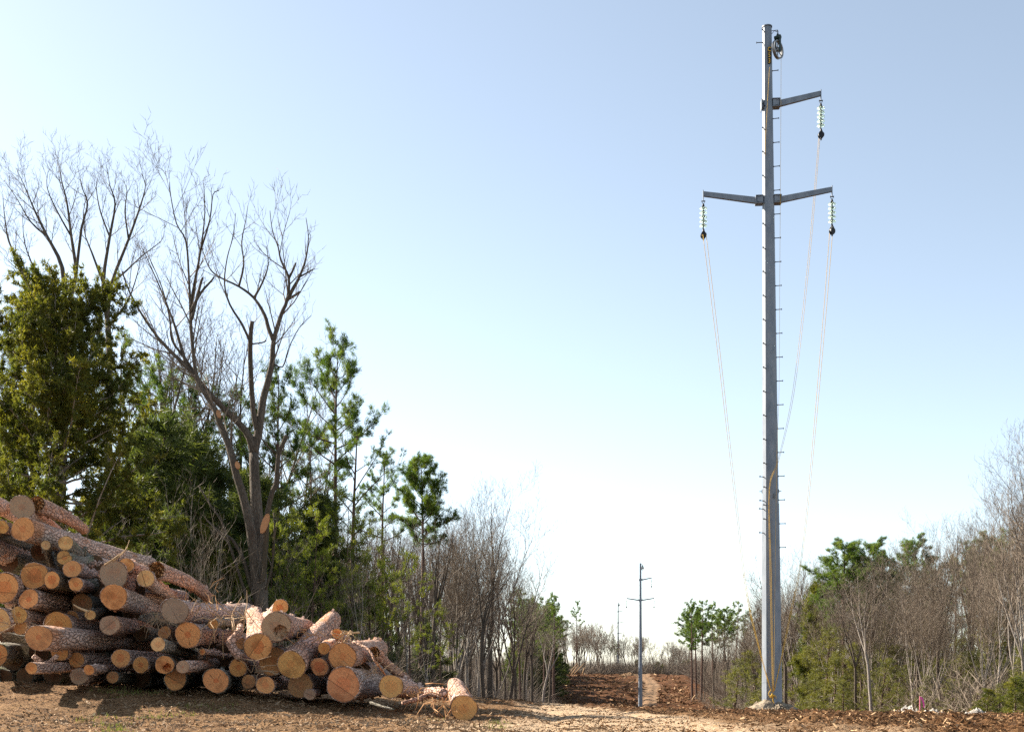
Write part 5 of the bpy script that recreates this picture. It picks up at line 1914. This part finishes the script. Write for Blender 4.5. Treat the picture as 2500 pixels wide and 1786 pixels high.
def edge_r(Y):
    return np.interp(Y, [30, 45, 60, 100, 150, 200, 260, 330], [16, 19, 21.0, 24.2, 27.5, 30.5, 37, 44])


q = random.Random(99)
# fill of the left wood
for i in range(50):
    Y = 46 + 150 * q.random() ** 1.2
    X = edge_l(Y) - 0.6 - (0.5 + (0.45 * Y + edge_l(Y)) * (0.9 if i % 3 == 0 and Y < 90 else 0.35)) * q.random() ** 1.2
    px = CX + X / Y * F
    if 500 < px < 1060 and Y < 88:          # conifers stand in front here
        Y += 45
        X = edge_l(Y) - 4 - 14 * q.random()
        px = CX + X / Y * F
    sil = np.interp(px, [-400, 0, 600, 850, 1100, 1200, 1260, 1360], [900, 900, 1000, 1150, 1240, 1260, 1430, 1470])
    h = EYE - (sil + q.uniform(0, 130) - HOR) / F * Y - Hf(X, Y)
    plant(q.choice(BARE), X, Y, min(max(h * 1.06, 5), 18), 'bare tree in the leafless wood left of the clearing', GB)
for i in range(14):
    Y = 48 + 140 * q.random() ** 1.3
    X = edge_l(Y) - 0.2 - 7 * q.random()
    plant(q.choice(SAPL), X, Y, q.uniform(4, 8), 'leafless sapling in the undergrowth of the left wood', 'saplings of the left wood')
GE = 'evergreens along the far left edge of the clearing'
for i in range(64):                     # the left wood goes on beside the far slope and throws its shade across it
    Y = 190 + 135 * (i + q.random()) / 64
    X = edge_l(Y) - 0.3 - 6 * q.random()
    z = Hf(X, Y)
    plant(q.choice(PINE) if i % 2 else q.choice(CEDAR), X, Y, q.uniform(14, 19) if i % 2 else q.uniform(9, 13), 'evergreen tree along the far left edge of the clearing', GE, sx=1.3)
GR = 'bare trees of the right wood'
for i, (pr, px, top, Y) in enumerate([
    (BARE[2], 1960, 1340, 105), (BARE[0], 1920, 1350, 112), (BARE[4], 1990, 1352, 100), (BARE[5], 2040, 1420, 88), (BARE[2], 2190, 1310, 84), (BARE[6], 2130, 1390, 66), (BARE[0], 2280, 1275, 80),
    (BARE[2], 2330, 1262, 82), (BARE[1], 2370, 1270, 76), (BARE[4], 2420, 1240, 74), (BARE[0], 2460, 1200, 66), (BARE[2], 2500, 1080, 58), (BARE[4], 2540, 1040, 54), (BARE[5], 2410, 1330, 64),
    (BARE[1], 2290, 1340, 68), (BARE[3], 1860, 1500, 170), (BARE[1], 1825, 1520, 190), (BARE[3], 1775, 1530, 200), (BARE[0], 1880, 1440, 150), (BARE[0], 1750, 1540, 215), (BARE[1], 1720, 1560, 210), (BARE[3], 1800, 1550, 180),
    (BARE[1], 1840, 1570, 160), (BARE[3], 1905, 1480, 130), (BARE[0], 2090, 1400, 78)]):
    lab = 'bare tree in the leafless wood right of the clearing'
    if px == 2500:
        lab = 'tallest bare tree of the right wood, at the right frame edge'
    plant_px(pr, px, top, Y, lab, GR)
for i in range(84):
    Y = 58 + 170 * q.random() ** 1.3
    X = edge_r(Y) + 0.5 + (5 + 0.14 * Y) * q.random()
    px = CX + X / Y * F
    sil = np.interp(px, [1680, 1800, 1900, 1990, 2200, 2400, 2460, 2520], [1570, 1520, 1420, 1380, 1330, 1300, 1240, 1150])
    h = EYE - (sil + q.uniform(0, 110) - HOR) / F * Y - Hf(X, Y)
    plant(q.choice(BARE), X, Y, min(max(h * 1.08, 5), 17.5), 'bare tree in the leafless wood right of the clearing', GR)
for i in range(12):
    Y = 55 + 150 * q.random() ** 1.4
    X = edge_r(Y) + 7 * q.random()
    plant(q.choice(SAPL), X, Y, q.uniform(3.5, 7.5), 'leafless sapling in the undergrowth of the right wood', 'saplings of the right wood')
for i, (px, top, Y) in enumerate([(1995, 1400, 98), (2012, 1520, 84), (2040, 1590, 80), (1985, 1620, 90), (2090, 1600, 86), (2150, 1600, 74), (2190, 1560, 80), (2240, 1580, 78), (2265, 1500, 84), (2300, 1600, 70),
                                  (2340, 1540, 76), (2390, 1580, 68), (2420, 1520, 74), (2440, 1660, 50), (2480, 1655, 47), (2500, 1690, 45), (2380, 1690, 56), (2330, 1650, 60), (2460, 1540, 66), (2200, 1660, 64),
                                  (1870, 1620, 120), (1790, 1600, 160), (2500, 1560, 58), (2120, 1660, 70), (2060, 1650, 76)]):
    lab = 'olive cedar in the undergrowth of the right wood'
    if i == 0:
        lab = 'slim dark cedar spire just right of the nearest pole'
        plant_px(CEDAR[2], px, top, Y, lab, None, sx=0.8)
    else:
        plant_px(OLIVE[i % 2], px, top, Y, lab, 'olive cedars of the right wood', sx=1.3)
for px, top, Y, lab in ((2478, 1640, 44, 'bushy olive yellow young cedar in the lower right corner'), (2410, 1672, 50, 'smaller olive yellow young cedar left of the corner one'),
                        (2530, 1600, 48, 'olive yellow young cedar cut by the right frame edge')):
    plant_px(BUSH, px, top, Y, lab, None, sx=1.3)
for px, top, Y in ((2020, 1480, 96), (2170, 1500, 90), (2300, 1520, 88), (2370, 1500, 84), (2440, 1480, 80), (1930, 1560, 130), (1850, 1580, 150), (2110, 1560, 84), (2260, 1640, 66), (2340, 1660, 62)):
    plant_px(OLIVE[(px // 10) % 2], px, top, Y, 'olive cedar in the undergrowth of the right wood', 'olive cedars of the right wood', sx=1.2)
# far wood along and behind the hill crest
for i in range(66):
    Y = q.uniform(346, 420)
    px = q.uniform(1370, 1690)
    X = (px - CX) / F * Y
    sil = np.interp(px, [1360, 1420, 1460, 1500, 1560, 1600, 1700], [1525, 1515, 1520, 1540, 1545, 1568, 1568])
    z = Hf(X, Y)
    h = EYE - (sil + q.uniform(-8, 42) - HOR) / F * Y - z
    plant(q.choice(FAR), X, Y, max(h, 6), 'distant bare tree on the far hill between the two woods', 'distant bare trees on the hill')
for i in range(14):
    Y = q.uniform(350, 400)
    px = q.uniform(1520, 1720)
    plant_px(q.choice(CEDAR), px, q.uniform(1605, 1630), Y, 'distant dark cedar low on the far hill', 'distant cedars on the hill', sx=1.5)


# ---- brushy undergrowth: nobody could count it
def brush(name, n, place, label, mat, seed, Lr=(0.6, 2.2), r=0.008):
    rs = np.random.default_rng(seed)
    X, Y = place(rs, n)
    Z = H(X, Y)
    n = len(X)
    L = rs.uniform(Lr[0], Lr[1], n)
    d = np.stack([rs.normal(0, 0.5, n), rs.normal(0, 0.5, n), rs.uniform(0.2, 1.0, n)], 1)
    d /= np.linalg.norm(d, axis=1)[:, None]
    z0 = Z + np.abs(rs.normal(0, 1.0, n)) * 0.7
    b = np.stack([X, Y, z0], 1)
    m = b + d * (L * 0.5)[:, None] + rs.normal(0, 0.10, (n, 3))
    e = m + d * (L * 0.5)[:, None] + rs.normal(0, 0.18, (n, 3))
    s = np.cross(d, rs.normal(0, 1, (n, 3)))
    s /= np.linalg.norm(s, axis=1)[:, None]
    s2 = np.cross(d, s)
    w = r * (1 + 0.5 * rs.random(n))[:, None]
    V = np.stack([b + s * w, b - s * w * 0.5 + s2 * w, b - s * w * 0.5 - s2 * w, m + s * w * .7, m - s * w * .35 + s2 * w * .7, m - s * w * .35 - s2 * w * .7, e], 1)
    t = np.array([(0, 1, 4), (0, 4, 3), (1, 2, 5), (1, 5, 4), (2, 0, 3), (2, 3, 5), (3, 4, 6), (4, 5, 6), (5, 3, 6)])
    Fc = (t[None] + (np.arange(n) * 7)[:, None, None]).reshape(-1, 3)
    me = np_mesh(name, V.reshape(-1, 3), Fc, mat)
    tag(link(name, me), label, 'brush', kind='stuff')


def pl_left(rs, n):
    Y = 32 + 150 * rs.random(n) ** 1.7
    return edge_l(Y) + 0.8 - np.where(Y < 60, 20, 9) * rs.random(n), Y


def pl_right(rs, n):
    Y = 52 + 160 * rs.random(n) ** 1.5
    return edge_r(Y) - 0.6 + 9 * rs.random(n), Y


def pl_far(rs, n):
    Y = rs.uniform(345, 380, n)
    return (rs.uniform(1330, 1760, n) - CX) / F * Y, Y


def deep_left(rs, n):
    Y = 62 + 130 * rs.random(n) ** 1.3
    return edge_l(Y) - 2 - (0.3 * Y + 6) * rs.random(n), Y


def deep_right(rs, n):
    Y = 75 + 170 * rs.random(n) ** 1.2
    return edge_r(Y) + 3 + (0.14 * Y + 12) * rs.random(n), Y


def deep_far(rs, n):
    Y = rs.uniform(352, 460, n)
    return (rs.uniform(1230, 1900, n) - CX) / F * Y, Y


brush('far_wood', 34000, deep_left, 'grey leafless thicket deep inside the left wood', MAT['twig'], 11, (1.5, 6.0), r=0.012)
brush('far_wood', 38000, deep_right, 'grey leafless thicket deep inside the right wood', MAT['twig'], 12, (1.5, 6.5), r=0.014)
def deep_left_far(rs, n):
    Y = 185 + 150 * rs.random(n)
    return edge_l(Y) - 3 - 50 * rs.random(n) ** 1.3, Y


def deep_right_far(rs, n):
    Y = 185 + 150 * rs.random(n)
    return edge_r(Y) + 3 + 70 * rs.random(n) ** 1.3, Y


brush('far_wood', 30000, deep_left_far, 'grey leafless wood far back on the left of the clearing', MAT['twig'], 14, (2.0, 8.0), r=0.022)
brush('far_wood', 30000, deep_right_far, 'grey leafless wood far back on the right of the clearing', MAT['twig'], 15, (2.0, 8.0), r=0.022)
brush('far_wood', 26000, deep_far, 'hazy leafless wood closing the view beyond the hill crest', MAT['twig'], 13, (2.0, 6.5), r=0.024)
brush('undergrowth', 15000, pl_left, 'leafless brush and dead twigs along the foot of the left wood', MAT['twig'], 1, r=0.009)
brush('undergrowth', 9000, pl_right, 'leafless brush and dead twigs along the foot of the right wood', MAT['twig_red'], 2, r=0.010)
brush('undergrowth', 6000, pl_far, 'grey brush along the far hill crest', MAT['twig'], 3, (1.5, 5.0), r=0.03)
# ------------------------------------------------------------------ sky, sun, camera
SUN_EL, SUN_AZ = R(35), R(-60)          # azimuth from +Y (view direction) towards +X; the sun stands behind on the left
sd = Vector((math.sin(SUN_AZ) * math.cos(SUN_EL), math.cos(SUN_AZ) * math.cos(SUN_EL), math.sin(SUN_EL)))
w = bpy.data.worlds.new('World')
scene.world = w
w.use_nodes = True
nt = w.node_tree
bg = nt.nodes['Background']
sky = nt.nodes.new('ShaderNodeTexSky')
sky.sky_type = 'NISHITA'
sky.sun_disc = False
sky.sun_elevation = SUN_EL
sky.sun_rotation = SUN_AZ
sky.altitude = 200
sky.air_density = 0.8
sky.dust_density = 0.6
sky.ozone_density = 0.0
hs = nt.nodes.new('ShaderNodeHueSaturation')        # sky colour graded by hue and saturation: paler blue
hs.inputs['Hue'].default_value = 0.493
hs.inputs['Saturation'].default_value = 0.70
nt.links.new(sky.outputs['Color'], hs.inputs['Color'])
tint = nt.nodes.new('ShaderNodeMix')
tint.data_type = 'RGBA'
tint.blend_type = 'MULTIPLY'
tint.inputs[0].default_value = 1.0
tint.inputs[7].default_value = (1.0, 1.008, 0.995, 1)
nt.links.new(hs.outputs['Color'], tint.inputs[6])
nt.links.new(tint.outputs[2], bg.inputs['Color'])
bg.inputs['Strength'].default_value = 0.073
sl = bpy.data.lights.new('sun', 'SUN')
sl.energy = 5.0
sl.angle = R(0.55)
sl.color = (1.0, 0.90, 0.76)
so = bpy.data.objects.new('sun', sl)
C.objects.link(so)
so.rotation_mode = 'QUATERNION'
so.rotation_quaternion = (-sd).to_track_quat('-Z', 'Y')

cam = bpy.data.cameras.new('camera')
cam.sensor_width = 36
cam.sensor_fit = 'HORIZONTAL'
cam.lens = 36 * F / 2500.0
cam.shift_y = (HOR - 893.0) / 2500.0
cam.clip_start = 0.1
cam.clip_end = 9000
co = bpy.data.objects.new('camera', cam)
C.objects.link(co)
co.location = (0, 0, EYE)
co.rotation_euler = (PI / 2, 0, 0)
scene.camera = co

vs = scene.view_settings
vs.view_transform = 'Standard'
vs.look = 'None'
vs.gamma = 1.0
vs.exposure = 1.74
vs.use_curve_mapping = False
cy = scene.cycles
cy.volume_bounces = 0
cy.max_bounces = 6
cy.diffuse_bounces = 3
cy.glossy_bounces = 2
cy.transmission_bounces = 4
cy.transparent_max_bounces = 4
cy.use_denoising = False
cy.use_adaptive_sampling = True
cy.adaptive_threshold = 0.01
